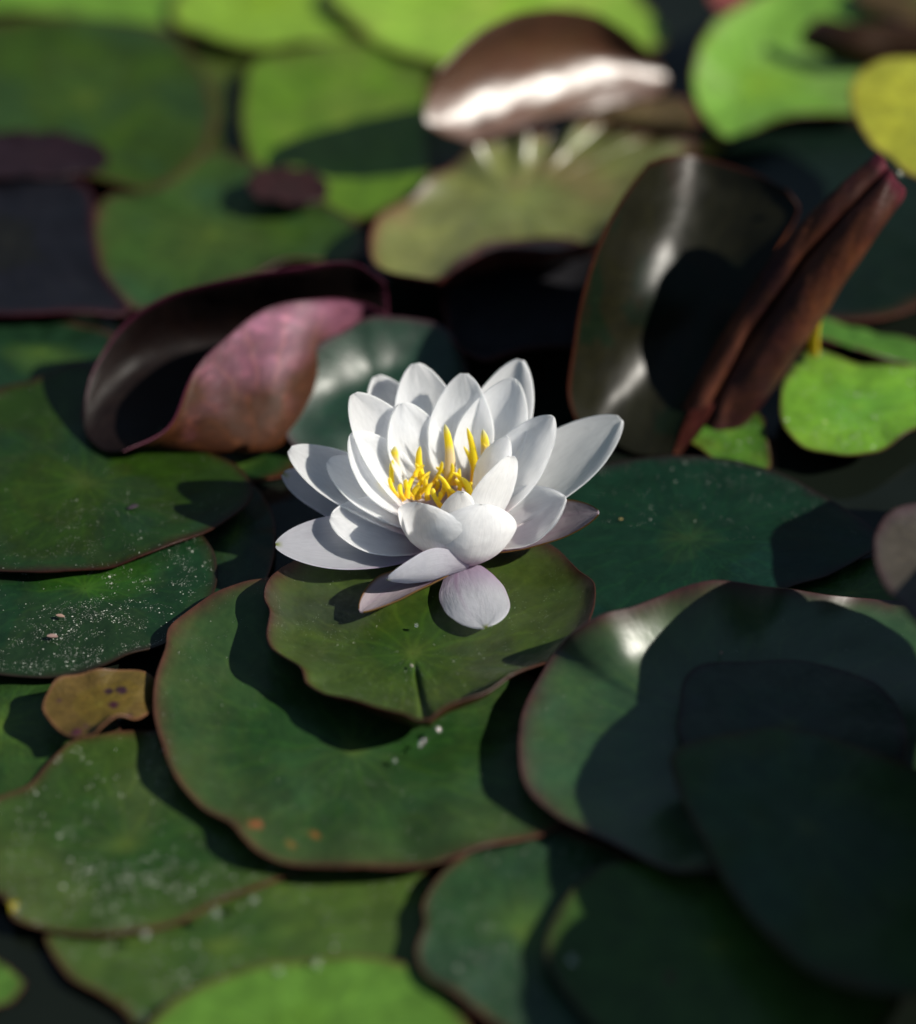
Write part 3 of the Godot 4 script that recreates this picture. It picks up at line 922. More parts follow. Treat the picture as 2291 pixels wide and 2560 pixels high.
	p = pad("raised_leaf", "raised leaf out of view past the lower right corner, shading the bottom right pads",
		[152.1, 106, 200.9, 152.1, 106, 228.7, 164.3, 106, 256.9, 203.1, 106, 276.5, 255.5, 106, 258.7, 282.9, 106, 200.9, 266.2, 106, 162.9, 210.7, 106, 158.5, 172.6, 106, 175.9],
		[206.4, 105, 216.1], {"top": lin(0.023, 0.055, 0.018), "cat": "lily leaf", "group": "leaves raised above the water at the right", "seed": 26.0})  # unseen past the corner, set here to darken the bottom right pads
	p = pad("raised_leaf", "raised leaf out of view past the right edge, level with the flower, shading the dark pad there",
		[224.9, 86, -19.3, 218.5, 86, 1.2, 224, 86, 23.9, 247.9, 86, 34.9, 287.3, 86, 29.5, 306.2, 86, -4.6, 294.7, 86, -31.4, 255.8, 86, -37.5],
		[259, 85, -0], {"top": lin(0.023, 0.055, 0.018), "cat": "lily leaf", "group": "leaves raised above the water at the right", "seed": 27.0})  # out of frame; its shadow falls on the right end of the dark pad
	p = pad("lily_pad", "black-green pad, darkened for the shade behind the rolled leaf",
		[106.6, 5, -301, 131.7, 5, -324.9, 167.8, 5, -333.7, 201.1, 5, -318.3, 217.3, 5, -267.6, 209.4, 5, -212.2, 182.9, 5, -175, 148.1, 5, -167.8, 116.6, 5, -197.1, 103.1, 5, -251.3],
		[166, 4, -252.8], {"top": lin(0.006, 0.013, 0.008), "mid": lin(0.006, 0.013, 0.008), "seed": 28.0})  # near-black green stands for the deep shade at this spot
	p = pad("lily_pad", "glossy round pad tilted up behind the flower",
		[-75.2, 13.2, -85.5, -70.2, 7.3, -80.1, -60.3, 1.6, -77.7, -44.6, -3.7, -79.4, -22.7, -5.5, -89.7, -6.5, -1.8, -104.6, -2.4, 8.2, -121.6, -7.6, 19.2, -134.3, -16.8, 26.8, -139.8, -29, 30.6, -138.1, -41.1, 32.3, -133.3, -51.1, 32, -127.1, -62.6, 29.6, -116.8, -70.3, 25.4, -106.2, -74.4, 20.1, -96.1],
		[-37, 12.4, -112.7], {"p": 2.2, "top": lin(0.009, 0.035, 0.021), "mid": lin(0.009, 0.032, 0.021), "mat": "soft", "rim": lin(0.037, 0.014, 0.023), "rimw": 0.03, "wave": 1.2, "waves": 5, "seed": 29.0})
	p = pad("lily_pad", "olive pad filling the gap between the far left pads",
		[-170, 2, -415.8, -143.9, 2, -430.6, -103.1, 2, -415.8, -72.8, 2, -401.2, -75.2, 2, -340.9, -96.3, 2, -293, -116.1, 2, -280.4, -140, 2, -293, -156.6, 2, -349.9],
		[-122.9, 1, -379.2], {"top": lin(0.046, 0.064, 0.012), "mid": lin(0.046, 0.069, 0.014), "tint": lin(0.037, 0.046, 0.014), "seed": 30.0})
	p = pad("lily_pad", "dim olive pad under the brown leaf and the wavy pad",
		[-57.7, 2, -386.9, -18.7, 2, -391.6, 10.3, 2, -368.2, 14.6, 2, -323.1, 5, 2, -293, -17.8, 2, -255.9, -44.6, 2, -251.8, -59.4, 2, -293, -66.1, 2, -349.9],
		[-18.1, 1, -307.4], {"top": lin(0.055, 0.060, 0.014), "mid": lin(0.051, 0.064, 0.014), "tint": lin(0.055, 0.041, 0.018), "seed": 31.0})
	p = pad("lily_pad", "dark olive pad under the two middle left pads",
		[-158.9, 1.5, -298, -120.2, 1.5, -306.6, -77, 1.5, -272.9, -49.2, 1.5, -252.6, -57, 1.5, -217.3, -91.6, 1.5, -209.6, -137, 1.5, -256.6],
		[-118, 1, -273.7], {"top": lin(0.032, 0.046, 0.009), "mid": lin(0.028, 0.046, 0.009), "seed": 32.0})
	p = pad("lily_pad", "dim green pad at the far right behind the reclining leaf",
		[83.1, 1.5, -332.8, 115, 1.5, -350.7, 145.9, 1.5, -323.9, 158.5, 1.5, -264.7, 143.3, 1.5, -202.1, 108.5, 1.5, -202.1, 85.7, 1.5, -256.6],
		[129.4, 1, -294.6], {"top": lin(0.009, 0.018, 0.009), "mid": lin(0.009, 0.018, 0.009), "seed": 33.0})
	p = pad("hollow_leaf", "dark hollow leaf behind the flower with a red rim",
		[-12.5, 14, -184.3, -11.5, 20, -147.1, -7.6, 22, -128.7, 3.6, 24, -116.2, 11.7, 24, -118.9, 20.3, 24, -123.6, 30.2, 22, -128.7, 40.6, 20, -132.5, 50.4, 14, -169.7, 54, 14, -206.8, 30.5, 14, -218.3, 2.1, 14, -210.6],
		[16.9, 8, -178.1], {"p": 4, "top": lin(0.016, 0.018, 0.021), "mid": lin(0.014, 0.014, 0.014), "rim": lin(0.055, 0.014, 0.012), "under": lin(0.028, 0.007, 0.006), "mat": "dark", "cat": "lily leaf", "seed": 34.0})
	p = pad("lily_pad", "wavy olive pad with pale streaks behind the flower",
		[-44.1, 24, -203.5, -41.8, 30, -176.8, -29.4, 32, -164.1, -16.9, 30, -161.6, -7.6, 26, -173.4, 1.8, 35, -172.2, 12.3, 37, -178.1, 24.9, 37, -179.9, 39.8, 33, -183.2, 52.6, 33, -186.5, 67.8, 20, -228.8, 85.9, 14, -270.2, 102.6, 14, -290.2, 91.5, 18, -292.4, 80.9, 14, -303, 71.1, 20, -296, 60.3, 15, -306.6, 48.4, 20, -299.8, 37.2, 15, -304, 25.4, 20, -292.6, 14.1, 15, -295.4, 2.5, 20, -281.2, -11.1, 14, -274.3, -22.2, 14, -257.1, -37.3, 16, -234.8],
		[20.4, 8, -258.9], {"p": 6, "top": lin(0.124, 0.138, 0.046), "mid": lin(0.115, 0.143, 0.046), "tint": lin(0.166, 0.129, 0.055), "mat": "glossy", "rim": lin(0.092, 0.023, 0.023), "under": lin(0.087, 0.030, 0.016), "wave": 1.5, "waves": 9, "p_back": 3.2, "seed": 35.0})
	p = pad("lily_pad", "green pad left of the wavy pad",
		[-167, 9, -233.5, -166.6, 9, -249.3, -161.4, 9, -259.4, -150.3, 9, -261.5, -139.4, 9, -264.7, -119, 9, -294.7, -95.3, 9, -282.1, -66.9, 9, -253.4, -48.5, 9, -233.5, -52.1, 9, -206.4, -73.8, 9, -206.4, -82.4, 9, -205.7, -94.9, 9, -197, -111.5, 9, -187.7, -125.6, 9, -176.7, -141.7, 9, -171.6, -151.3, 9, -183.3, -160.7, 9, -204.5],
		[-114.6, 6, -230.1], {"top": lin(0.035, 0.071, 0.014), "mid": lin(0.041, 0.074, 0.012), "tint": lin(0.023, 0.060, 0.025), "rim": lin(0.060, 0.018, 0.018), "rimw": 0.04, "seed": 36.0})
	p = pad("dark_leaf", "dark bluish leaf in shade at the left edge",
		[-223.9, 16, -263, -192.8, 16, -265, -176.7, 16, -262.1, -167.3, 16, -246.8, -164.2, 16, -223.1, -158.5, 16, -192.6, -143.9, 16, -162.6, -159.3, 16, -159.7, -196.8, 16, -157.9, -219, 16, -166.9, -234.7, 16, -215.3],
		[-200, 14, -214.4], {"top": lin(0.010, 0.009, 0.013), "mid": lin(0.008, 0.009, 0.011), "rim": lin(0.041, 0.009, 0.012), "under": lin(0.023, 0.006, 0.006), "mat": "dark", "cat": "lily leaf", "p": 3, "seed": 37.0})
	p = pad("lily_pad", "bright green pad behind the wavy pad",
		[-107, 8, -362.8, -100.9, 8, -380.5, -81.8, 8, -388, -57.7, 8, -392.8, -35.7, 8, -389.9, -21, 8, -375.8, -20.7, 8, -340, -20.3, 8, -296.3, -20.1, 8, -267.1, -37.8, 8, -248.8, -55.3, 8, -240.9, -80.4, 8, -254.9, -100.3, 8, -287.8, -107.2, 8, -326.7],
		[-60.6, 6, -329.9], {"top": lin(0.101, 0.202, 0.014), "mid": lin(0.060, 0.138, 0.014), "tint": lin(0.120, 0.193, 0.023), "rim": lin(0.064, 0.046, 0.009), "mat": "bright", "seed": 38.0})
	p = pad("brown_leaf", "brown purple leaf lying on the green pads, left of the wavy pad",
		[-99.9, 16, -258.1, -94.2, 16, -267.1, -83.1, 16, -269.9, -69.4, 16, -265, -64, 16, -252.8, -68.4, 16, -242, -81.6, 16, -240.8, -95.2, 16, -245.9],
		[-82.5, 15, -257.2], {"top": lin(0.032, 0.014, 0.014), "mid": lin(0.028, 0.014, 0.014), "rim": lin(0.028, 0.009, 0.009), "cat": "lily leaf", "seed": 39.0})
	p = pad("lily_pad", "deep green pad at the upper left edge",
		[-248.7, 10, -401.8, -225.5, 10, -411.6, -198.8, 10, -414.5, -168.9, 10, -411.6, -148.4, 10, -400.9, -133.4, 10, -380.4, -124, 10, -350.3, -119.4, 10, -321.2, -121.1, 10, -293.2, -129, 10, -276.4, -141, 10, -263.2, -148, 10, -261.6, -167, 10, -271.4, -199.7, 10, -280.5, -232.2, 10, -284.7, -260.3, 10, -319, -266.4, 10, -373.3],
		[-181.2, 8, -340], {"top": lin(0.030, 0.062, 0.007), "mid": lin(0.035, 0.069, 0.009), "tint": lin(0.023, 0.055, 0.018), "rim": lin(0.055, 0.032, 0.009), "seed": 40.0})
	p = pad("dark_leaf", "dark purple leaf on the deep green pad at the left edge",
		[-227.6, 19, -292.5, -200.6, 19, -295, -182, 19, -292.5, -167.4, 19, -283.2, -163.1, 19, -271.5, -169.7, 19, -261.6, -196, 19, -257.5, -222.9, 19, -258.3, -238.7, 19, -274.8],
		[-196.2, 18, -276.4], {"top": lin(0.016, 0.008, 0.012), "mid": lin(0.016, 0.008, 0.012), "rim": lin(0.023, 0.009, 0.009), "mat": "dark", "cat": "lily leaf", "seed": 41.0})
	p = pad("lily_pad", "olive lit pad along the upper left corner",
		[-258, 6, -428.5, -217.8, 6, -425.5, -182.3, 6, -418.6, -149.5, 6, -411.2, -133.1, 6, -423.5, -146.7, 6, -469.2, -204.8, 6, -511.9, -268.5, 6, -501.1],
		[-199.3, 5, -460.7], {"top": lin(0.132, 0.275, 0.030), "mat": "bright", "seed": 42.0})
	p = pad("lily_pad", "yellow-green pad at the top edge left of the middle",
		[-147.6, 8, -420, -131.3, 8, -400.5, -111, 8, -388.5, -82, 8, -390.9, -57.7, 8, -393.8, -38.3, 8, -400.5, -59.4, 8, -450.1, -96.2, 8, -481.3, -136.1, 8, -465.6],
		[-93.9, 6, -433.5], {"top": lin(0.215, 0.371, 0.036), "mid": lin(0.203, 0.347, 0.018), "mat": "bright", "rim": lin(0.074, 0.046, 0.014), "seed": 43.0})
	p = pad("lily_pad", "light green pad filling the top middle edge",
		[-71.5, 11, -439.6, -60.6, 11, -409.8, -47.8, 11, -390.5, -20.9, 11, -370.7, 5.4, 11, -357.7, 50.8, 11, -362.3, 80.2, 11, -376.3, 95.6, 11, -392.9, 87.4, 11, -419.6, 71.6, 11, -454.9, 16.7, 11, -497.1, -39.9, 11, -486.3],
		[10.9, 9, -428.2], {"top": lin(0.263, 0.454, 0.054), "mid": lin(0.239, 0.431, 0.036), "tint": lin(0.311, 0.454, 0.072), "mat": "bright", "rim": lin(0.092, 0.064, 0.014), "seed": 44.0})
	p = pad("lily_pad", "bright green pad under a curled brown leaf near the top right",
		[102.6, 22, -338.4, 105.4, 24, -354.1, 111.8, 24, -375.1, 120.3, 24, -391.8, 132.6, 22, -407.5, 155.2, 16, -435.7, 178.1, 16, -440.7, 197.6, 16, -415.7, 206.2, 16, -386.6, 199.2, 16, -349.3, 186.2, 16, -320.2, 167.1, 16, -315.4, 143.7, 16, -312.8, 126.5, 16, -299.8, 114.9, 16, -292.6, 107.7, 16, -309.3, 103, 20, -322.5],
		[133, 12, -346.9], {"p": 2.5, "top": lin(0.156, 0.331, 0.046), "mid": lin(0.175, 0.340, 0.032), "tint": lin(0.193, 0.340, 0.083), "mat": "bright", "rim": lin(0.101, 0.064, 0.014), "rimw": 0.03, "seed": 45.0})
	p = pad("raised_leaf", "yellow-green leaf held up at the right edge near the top",
		[164, 58, -264.1, 169.5, 58, -279.8, 180.8, 58, -290.9, 197, 58, -295.3, 218.9, 58, -291.8, 234.3, 58, -262, 225.1, 58, -217.4, 200, 58, -190.4, 183.2, 58, -197.3, 175.5, 58, -211.6, 167.6, 58, -225.4, 164.3, 58, -247.6],
		[197.5, 60, -250.4], {"top": lin(0.395, 0.407, 0.036), "mid": lin(0.407, 0.407, 0.036), "tint": lin(0.371, 0.395, 0.042), "mat": "bright", "rim": lin(0.193, 0.092, 0.037), "rimw": 0.03, "cat": "lily leaf", "group": "leaves raised above the water at the right", "p": 1.5, "seed": 46.0})
	p = pad("brown_leaf", "pale brown leaf in the top right corner",
		[187.1, 22, -414.9, 195.1, 22, -400.2, 208.2, 22, -388.1, 231.3, 22, -381, 258.3, 22, -400.2, 252.1, 22, -439.9, 216.1, 22, -450.2],
		[225.6, 22, -409.9], {"top": lin(0.069, 0.046, 0.018), "cat": "lily leaf", "seed": 47.0})
	p = pad("folded_leaf", "tan folded leaf edge beside the pale shiny leaf",
		[42.1, 14, -312.5, 60.4, 20, -313.7, 78.8, 24, -314.6, 93.5, 26, -312.6, 100.1, 26, -305.2, 102.9, 20, -300.7, 95.1, 12, -301.1, 81.3, 10, -307.7, 60.8, 10, -314.6],
		[73.8, 20, -303.7], {"top": lin(0.138, 0.101, 0.051), "mid": lin(0.129, 0.092, 0.046), "rim": lin(0.138, 0.028, 0.028), "cat": "lily leaf", "p": 1.5, "seed": 48.0})
	p = pad("lily_pad", "yellow pad tip between the shiny leaf and the notched pad",
		[99.9, 6, -305.9, 106.1, 6, -311.5, 112.6, 6, -305.9, 113.2, 6, -297.3, 106.1, 6, -294.4, 100.5, 6, -297.3],
		[107.9, 6, -304.6], {"top": lin(0.251, 0.239, 0.006), "mid": lin(0.251, 0.239, 0.006), "mat": "bright", "rim": lin(0.138, 0.115, 0.009), "seed": 49.0})
	p = pad("leaf_tip", "pinkish leaf tip at the top edge",
		[114, 30, -393.2, 118.2, 30, -385, 126.7, 30, -387, 133.9, 30, -400.5, 125.3, 30, -415.3, 115.2, 30, -410.3],
		[121.8, 30, -400.5], {"top": lin(0.230, 0.064, 0.060), "mid": lin(0.230, 0.064, 0.060), "cat": "lily leaf", "seed": 50.0})


func build_leaves() -> void:
	sheet("folded_leaf", "purple folded leaf left of the flower with its pink underside showing", [
		[-155, 17, -87.1, -152.6, 15, -79.4, -148.1, 14, -73.3, -143.2, 14, -69.5, -136.9, 16, -66.7],
		[-151.7, 27, -105.2, -148.3, 17, -96.8, -136, 13, -76.2, -126.5, 18, -68.6, -118.6, 27, -68.6],
		[-139.4, 38, -122.3, -136.7, 18, -115.4, -118.1, 12, -73.6, -110.9, 24, -74.9, -109.7, 38, -88.9],
		[-121, 48, -127.3, -117.1, 20, -126.3, -97.5, 10, -74.5, -93.8, 27, -85.5, -97.6, 44, -103.3],
		[-98.7, 54, -129.2, -94.7, 20, -133.2, -78.4, 6, -83.3, -76.1, 28, -95.6, -82.4, 47, -119.1],
		[-68.7, 57, -133.6, -67.9, 24, -141.6, -57.5, 8, -115.2, -59.2, 25, -119.6, -61, 44, -130.5],
		[-49, 54, -140.7, -48.7, 30, -147.3, -45.8, 14, -137.8, -45.2, 24, -141.6, -44.9, 35, -139.3],
		[-36.2, 40, -147.3, -35.7, 32, -148, -35, 22, -144.3, -34.6, 24, -143.3, -34, 28, -139.6]
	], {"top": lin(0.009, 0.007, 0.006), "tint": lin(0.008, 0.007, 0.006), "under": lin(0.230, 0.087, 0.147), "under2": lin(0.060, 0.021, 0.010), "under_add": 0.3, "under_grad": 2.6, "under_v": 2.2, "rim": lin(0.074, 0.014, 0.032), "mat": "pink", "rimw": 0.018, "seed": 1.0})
	sheet("reclining_leaf", "big dark glossy leaf reclining behind the flower on the right", [
		[41.5, 10, -89.5, 51.7, 4, -90.7, 63.5, 2, -83.5, 73.4, 2, -81.9, 81.3, 3, -80.7, 78.7, 3, -81.3],
		[36.7, 26, -91.7, 52, 13, -105.3, 66.6, 7, -109.8, 78.7, 6, -106.1, 91.8, 9, -94.1, 86.8, 9, -102.2],
		[39.2, 40, -106, 54.2, 27, -120.3, 71.3, 19, -131.1, 88, 17, -133.8, 102.7, 16, -118.1, 97.1, 17, -111.7],
		[41.9, 57, -112.9, 58.2, 43, -132.6, 77.4, 37, -144.5, 98.1, 35, -147.3, 112.7, 33, -132.6, 108.1, 34, -127.8],
		[49.1, 71, -130.8, 64.6, 57, -151.3, 82.9, 51, -163.8, 106.8, 50, -165.2, 123.3, 50, -154.4, 122, 52, -152.5],
		[58.5, 79, -149.1, 73.1, 67, -167.3, 90.5, 62, -178.7, 113.3, 61, -178.3, 131.9, 60, -169.4, 131.8, 61, -167.2],
		[70.5, 83, -170.5, 79.7, 77, -183.7, 93.8, 72, -190.4, 113.2, 69, -184.1, 127.1, 66, -175.9, 127.5, 66, -175.2]
	], {"top": lin(0.006, 0.009, 0.006), "tint": lin(0.012, 0.010, 0.006), "under": lin(0.051, 0.013, 0.010), "under2": lin(0.055, 0.021, 0.009), "rim": lin(0.037, 0.009, 0.007), "mat": "dark", "rimw": 0.02, "seed": 2.0})
	sheet("shiny_leaf", "brown glossy leaf with a white shine at the top of the pond", [
		[-13.2, 34.2, -270.7, 4.7, 26.3, -276.6, 32.2, 24, -296.4, 60.5, 20.1, -314.9, 87, 15.7, -331.7],
		[-21, 38.9, -272.3, 2.5, 33.2, -287.8, 32.4, 29.9, -308.4, 63.2, 25.7, -328.6, 91.1, 17.2, -341.9],
		[-20.3, 47.4, -279.4, 0.2, 43.8, -296.2, 27.7, 40.5, -314.9, 58.4, 35.6, -334.3, 88.7, 21.5, -344.6],
		[-19.4, 53.3, -278.3, 0.2, 56.1, -297.2, 27.6, 53.7, -316.7, 58, 46.6, -333.6, 86.7, 26.9, -343.7],
		[-15.3, 63.8, -273.4, 2.3, 74.3, -287.6, 27, 74, -307.2, 55, 61.5, -327.9, 82.4, 33.8, -339.6]
	], {"top": lin(0.092, 0.041, 0.021), "tint": lin(0.083, 0.037, 0.023), "under": lin(0.046, 0.023, 0.014), "rim": lin(0.092, 0.046, 0.009), "mat": "shine", "rimw": 0.02, "wave": 1.1, "seed": 3.0})
	sheet("curled_leaf", "dark brown curled leaf at the top right corner", [
		[156.2, 20, -372.6, 176.3, 17, -357.7, 200, 16, -356.2, 228.2, 16, -353.9],
		[157, 26, -374, 175.5, 27, -358.2, 199.1, 26, -357.6, 227.2, 26, -355.3],
		[165.7, 30, -380.3, 180.8, 33, -368.8, 201.9, 33, -366.5, 227.3, 33, -361.8]
	], {"top": lin(0.028, 0.014, 0.007), "under": lin(0.037, 0.016, 0.009), "rim": lin(0.092, 0.046, 0.032), "mat": "pad", "rimw": 0.05, "seed": 4.0})
	var roll := rolled_leaf("rolled_leaf", "purple-brown leaf rolled into a scroll, slanting up at the right", [88.1, -8, -98.6, 98.6, 8, -108.5, 115, 32, -121, 133.4, 60, -131, 148.3, 79, -137.3, 163.7, 92, -147.3], [12, 15, 9.5], {"under": lin(0.120, 0.040, 0.021), "under2": lin(0.041, 0.015, 0.014)})
	var stalk := mm([139, 14, -133.7, 137.8, 26, -130.2, 137.3, 35, -126.4, 136.8, 45, -122.2])
	for i in stalk.size():
		stalk[i] -= roll.position
	part("stem", tube(stalk, [0.0021, 0.0021, 0.0021, 0.0021], 1.0, 14, func(_t: float) -> Color: return lin(0.50, 0.38, 0.02)), mats.stamen, roll)


func build_flower() -> void:
	var f := thing("water_lily_flower", "open white water lily with a yellow centre, floating on the front of its pads", "flower", Vector3(-7.5, 16, -10.6) * 0.001)
	var at := Vector3.ZERO
	var spec := []
	# look, foot, tip, width, cup, bow, twist, options
	part("petal", petal_mesh(Vector3(-7.3, 0, -3.3) * 0.001, Vector3(-65.8, 11, -29.6) * 0.001, 23, 5, 6, -10, "white_sepal", 37.0, {"blush": 0.35}), mats.petal, f)
	part("petal", petal_mesh(Vector3(-3.7, 3, -7.1) * 0.001, Vector3(-30.3, 36, -58.2) * 0.001, 26, 6, 8, 0, "petal", 1.0, {}), mats.petal, f)
	part("petal", petal_mesh(Vector3(3, 3, -7.4) * 0.001, Vector3(24.9, 42, -60.7) * 0.001, 27, 6, 8, 0, "petal", 2.0, {}), mats.petal, f)
	part("petal", petal_mesh(Vector3(-2.1, 4, -7.7) * 0.001, Vector3(-15.2, 44, -55.5) * 0.001, 27, 6, 8, 0, "petal", 3.0, {}), mats.petal, f)
	part("petal", petal_mesh(Vector3(-5.8, 4, -5.5) * 0.001, Vector3(-38.7, 44, -36.4) * 0.001, 28, 7, 8, 0, "petal", 4.0, {}), mats.petal, f)
	part("petal", petal_mesh(Vector3(6.9, 2, -4) * 0.001, Vector3(62.7, 32, -36.8) * 0.001, 29, 6, 8, 8, "petal", 5.0, {"blush": 0.4}), mats.petal, f)
	part("sepal", petal_mesh(Vector3(8, -1, -0.2) * 0.001, Vector3(53.5, 15, -1.4) * 0.001, 22, 6, 4, 10, "sepal", 6.0, {}), mats.petal, f)
	part("petal", petal_mesh(Vector3(-7.5, 3, -2.8) * 0.001, Vector3(-62.2, 28, -23.6) * 0.001, 23, 5, 7, -12, "petal", 7.0, {}), mats.petal, f)
	part("petal", petal_mesh(Vector3(-7.9, 1, 1) * 0.001, Vector3(-66.8, 8, 8.8) * 0.001, 25, 4, 3, -15, "white_sepal", 8.0, {"blush": 0.5}), mats.petal, f)
	part("petal", petal_mesh(Vector3(4.8, 6, -9.9) * 0.001, Vector3(22.2, 44, -46) * 0.001, 26, 6, 7, 0, "petal", 9.0, {"roll": 5}), mats.petal, f)
	part("petal", petal_mesh(Vector3(0.8, 6, -11) * 0.001, Vector3(3.4, 46, -46.5) * 0.001, 26, 6, 7, 0, "petal", 10.0, {"crumple": 2, "point": 1.6}), mats.petal, f)
	part("petal", petal_mesh(Vector3(-5.4, 6, -9.6) * 0.001, Vector3(-20.1, 40, -36) * 0.001, 24, 4, 7, 0, "petal", 11.0, {"crumple": 2.5}), mats.petal, f)
	part("petal", petal_mesh(Vector3(8.8, 6, -6.6) * 0.001, Vector3(36.7, 40, -27.8) * 0.001, 24, 6, 7, 8, "petal", 12.0, {}), mats.petal, f)
	part("petal", petal_mesh(Vector3(-7.5, 5, -2.9) * 0.001, Vector3(-48, 26, -18.6) * 0.001, 22, 5, 6, -12, "petal", 13.0, {}), mats.petal, f)
	part("petal", petal_mesh(Vector3(-9.6, 7, -5.4) * 0.001, Vector3(-39.2, 36, -22) * 0.001, 25, 4, 7, -8, "petal", 14.0, {"crumple": 2}), mats.petal, f)
	part("petal", petal_mesh(Vector3(7.4, 8, -6.8) * 0.001, Vector3(19.9, 38, -18.3) * 0.001, 15, 4, 5, 0, "petal", 15.0, {}), mats.petal, f)
	part("petal", petal_mesh(Vector3(7.7, 6, 6.4) * 0.001, Vector3(20.9, 37, -7.9) * 0.001, 26, 6, 8, 0, "petal", 16.0, {"crumple": 2.5, "face": Vector3(0.77, -0.30, 0.64)}), mats.petal, f)
	part("petal", petal_mesh(Vector3(-9, 2, -0.1) * 0.001, Vector3(-46.6, 14, -0.3) * 0.001, 25, 6, 6, -22, "petal", 17.0, {"crumple": 3.5}), mats.petal, f)
	part("petal", petal_mesh(Vector3(9, 2, -0.8) * 0.001, Vector3(41.2, 20, -3.8) * 0.001, 25, 6, 7, 24, "petal", 18.0, {"crumple": 2.5}), mats.petal, f)
	part("petal", petal_mesh(Vector3(1.7, 6, 9.8) * 0.001, Vector3(1.7, 32, 6.3) * 0.001, 16, 4, 5, 0, "petal", 19.0, {"face": Vector3(0.17, -0.30, 0.98)}), mats.petal, f)
	part("petal", petal_mesh(Vector3(-5.8, 3, 9.3) * 0.001, Vector3(-12.8, 28, 8.4) * 0.001, 34, 9, 11, 0, "petal", 20.0, {"crumple": 4, "point": 3.0, "widest": 0.6, "foot": 0.45, "face": Vector3(-0.53, -0.30, 0.85)}), mats.petal, f)
	part("petal", petal_mesh(Vector3(4, 1, 12.4) * 0.001, Vector3(10.5, 29, 9.9) * 0.001, 35, 9, 13, 0, "petal", 21.0, {"crumple": 2.5, "point": 3.2, "widest": 0.55, "foot": 0.45, "face": Vector3(0.31, -0.30, 0.95)}), mats.petal, f)
	part("sepal", petal_mesh(Vector3(-2.1, -2, 11.8) * 0.001, Vector3(-34.2, 2, 38.9) * 0.001, 19, 5, 0, 6, "sepal", 22.0, {"face": Vector3(-0.17, -0.30, 0.98)}), mats.petal, f)
	part("petal", petal_mesh(Vector3(4.6, 2, 14.3) * 0.001, Vector3(-24.9, 10, 30.4) * 0.001, 18, 7, 3, 14, "white_sepal", 23.0, {"blush": 0.12, "widest": 0.5, "foot": 0.55, "face": Vector3(0.31, -0.30, 0.95)}), mats.petal, f)
	part("petal", petal_mesh(Vector3(3.1, 0, 11.6) * 0.001, Vector3(11.1, 1, 46.2) * 0.001, 25, -3, -3, 0, "white_sepal", 24.0, {"widest": 0.5, "foot": 0.5, "blush": 0.55, "point": 2.6, "face": Vector3(0.26, -0.30, 0.97)}), mats.petal, f)
	var dome := SphereMesh.new()
	dome.radius = 0.0085
	dome.height = 0.008
	var heart := StandardMaterial3D.new()
	heart.albedo_color = Color(0.62, 0.25, 0.02).linear_to_srgb()
	heart.roughness = 0.6
	part("receptacle", dome, heart, f).position = Vector3(0.0, 0.010, 0.0)
	stamen(f, [-2.3, 16, -16.5, -3.9, 38, -25.3, 6.16, 2.42, 0.62, 2.0], 0)
	stamen(f, [7.5, 14, -18.9, 4.4, 36, -25.5, 4.95, 1.98, 1.0, 2.0], 1)
	stamen(f, [7.9, 13, -20.2, 3.1, 29, -23.4, 3.3, 1.43, 1.0, 2.0], 2)
	stamen(f, [10.5, 14, -18.9, 10.2, 36, -24.6, 6.6, 2.86, 0.72, 2.0], 3)
	stamen(f, [13.5, 14, -22.5, 10.4, 31, -22.6, 2.86, 1.43, 1.0, 2.0], 4)
	stamen(f, [11.3, 13, -20.7, 7.9, 24, -23.4, 2.42, 1.54, 1.0, 2.0], 5)
	stamen(f, [-12.1, 15, -17.7, -13.2, 30, -22.1, 4.62, 1.98, 1.0, 2.0], 6)
	stamen(f, [-20.3, 15, -17.7, -22.5, 30, -22.1, 5.5, 2.86, 0.75, 2.0], 7)
	stamen(f, [-22.4, 13, -13.2, -23.3, 26, -19.1, 2.2, 2.09, 1.0, 2.0], 8)
	stamen(f, [-24.6, 13, -8.6, -28.6, 20, -13.4, 2.2, 2.2, 1.0, 2.0], 9)
	stamen(f, [-19, 14, -9.7, -20.2, 19, -14, 2.2, 1.98, 1.0, 2.0], 10)
	stamen(f, [-18, 14, -10.8, -14.6, 22, -16.2, 2.86, 1.76, 1.0, 2.0], 11)
	stamen(f, [-15, 21, -15.1, -11.5, 25, -17.2, 2.2, 1.76, 1.0, 2.0], 12)
	stamen(f, [-15.8, 13, -11.4, -9.4, 22, -17.3, 2.64, 1.98, 1.0, 2.0], 13)
	stamen(f, [-10.2, 14, -9.7, -8.6, 20, -13.1, 2.64, 1.98, 1.0, 2.0], 14)
	stamen(f, [-4.8, 16, -3.2, -8.4, 22, -7.5, 2.64, 2.09, 1.0, 2.0], 15)
	stamen(f, [-1.9, 14, -10.8, -6.4, 23, -13.8, 2.64, 1.98, 1.0, 2.0], 16)
	stamen(f, [0.5, 15, -17.7, -7.3, 22, -19.7, 3.08, 2.42, 1.0, 2.0], 17)
	stamen(f, [1.6, 18, -15.8, -1.1, 24, -14, 2.2, 1.76, 1.0, 2.0], 18)
	stamen(f, [5.4, 18, -6, 2.3, 26, -8.7, 3.74, 2.2, 1.0, 2.0], 19)
	stamen(f, [-5.4, 13, -13.8, -4.7, 19, -16.4, 2.64, 2.2, 1.0, 2.0], 20)
	stamen(f, [-7.7, 13, -16.7, -7.3, 18, -17, 2.42, 1.98, 1.0, 2.0], 21)
	stamen(f, [8.6, 14, -16.6, 3.8, 17, -16.5, 2.86, 1.98, 1.0, 2.0], 22)
	stamen(f, [1.6, 13, -19, -3.2, 17, -16.5, 2.64, 1.98, 1.0, 2.0], 23)
	stamen(f, [-13.5, 13, -11.4, -12.1, 17, -14.1, 2.64, 1.98, 1.0, 2.0], 24)
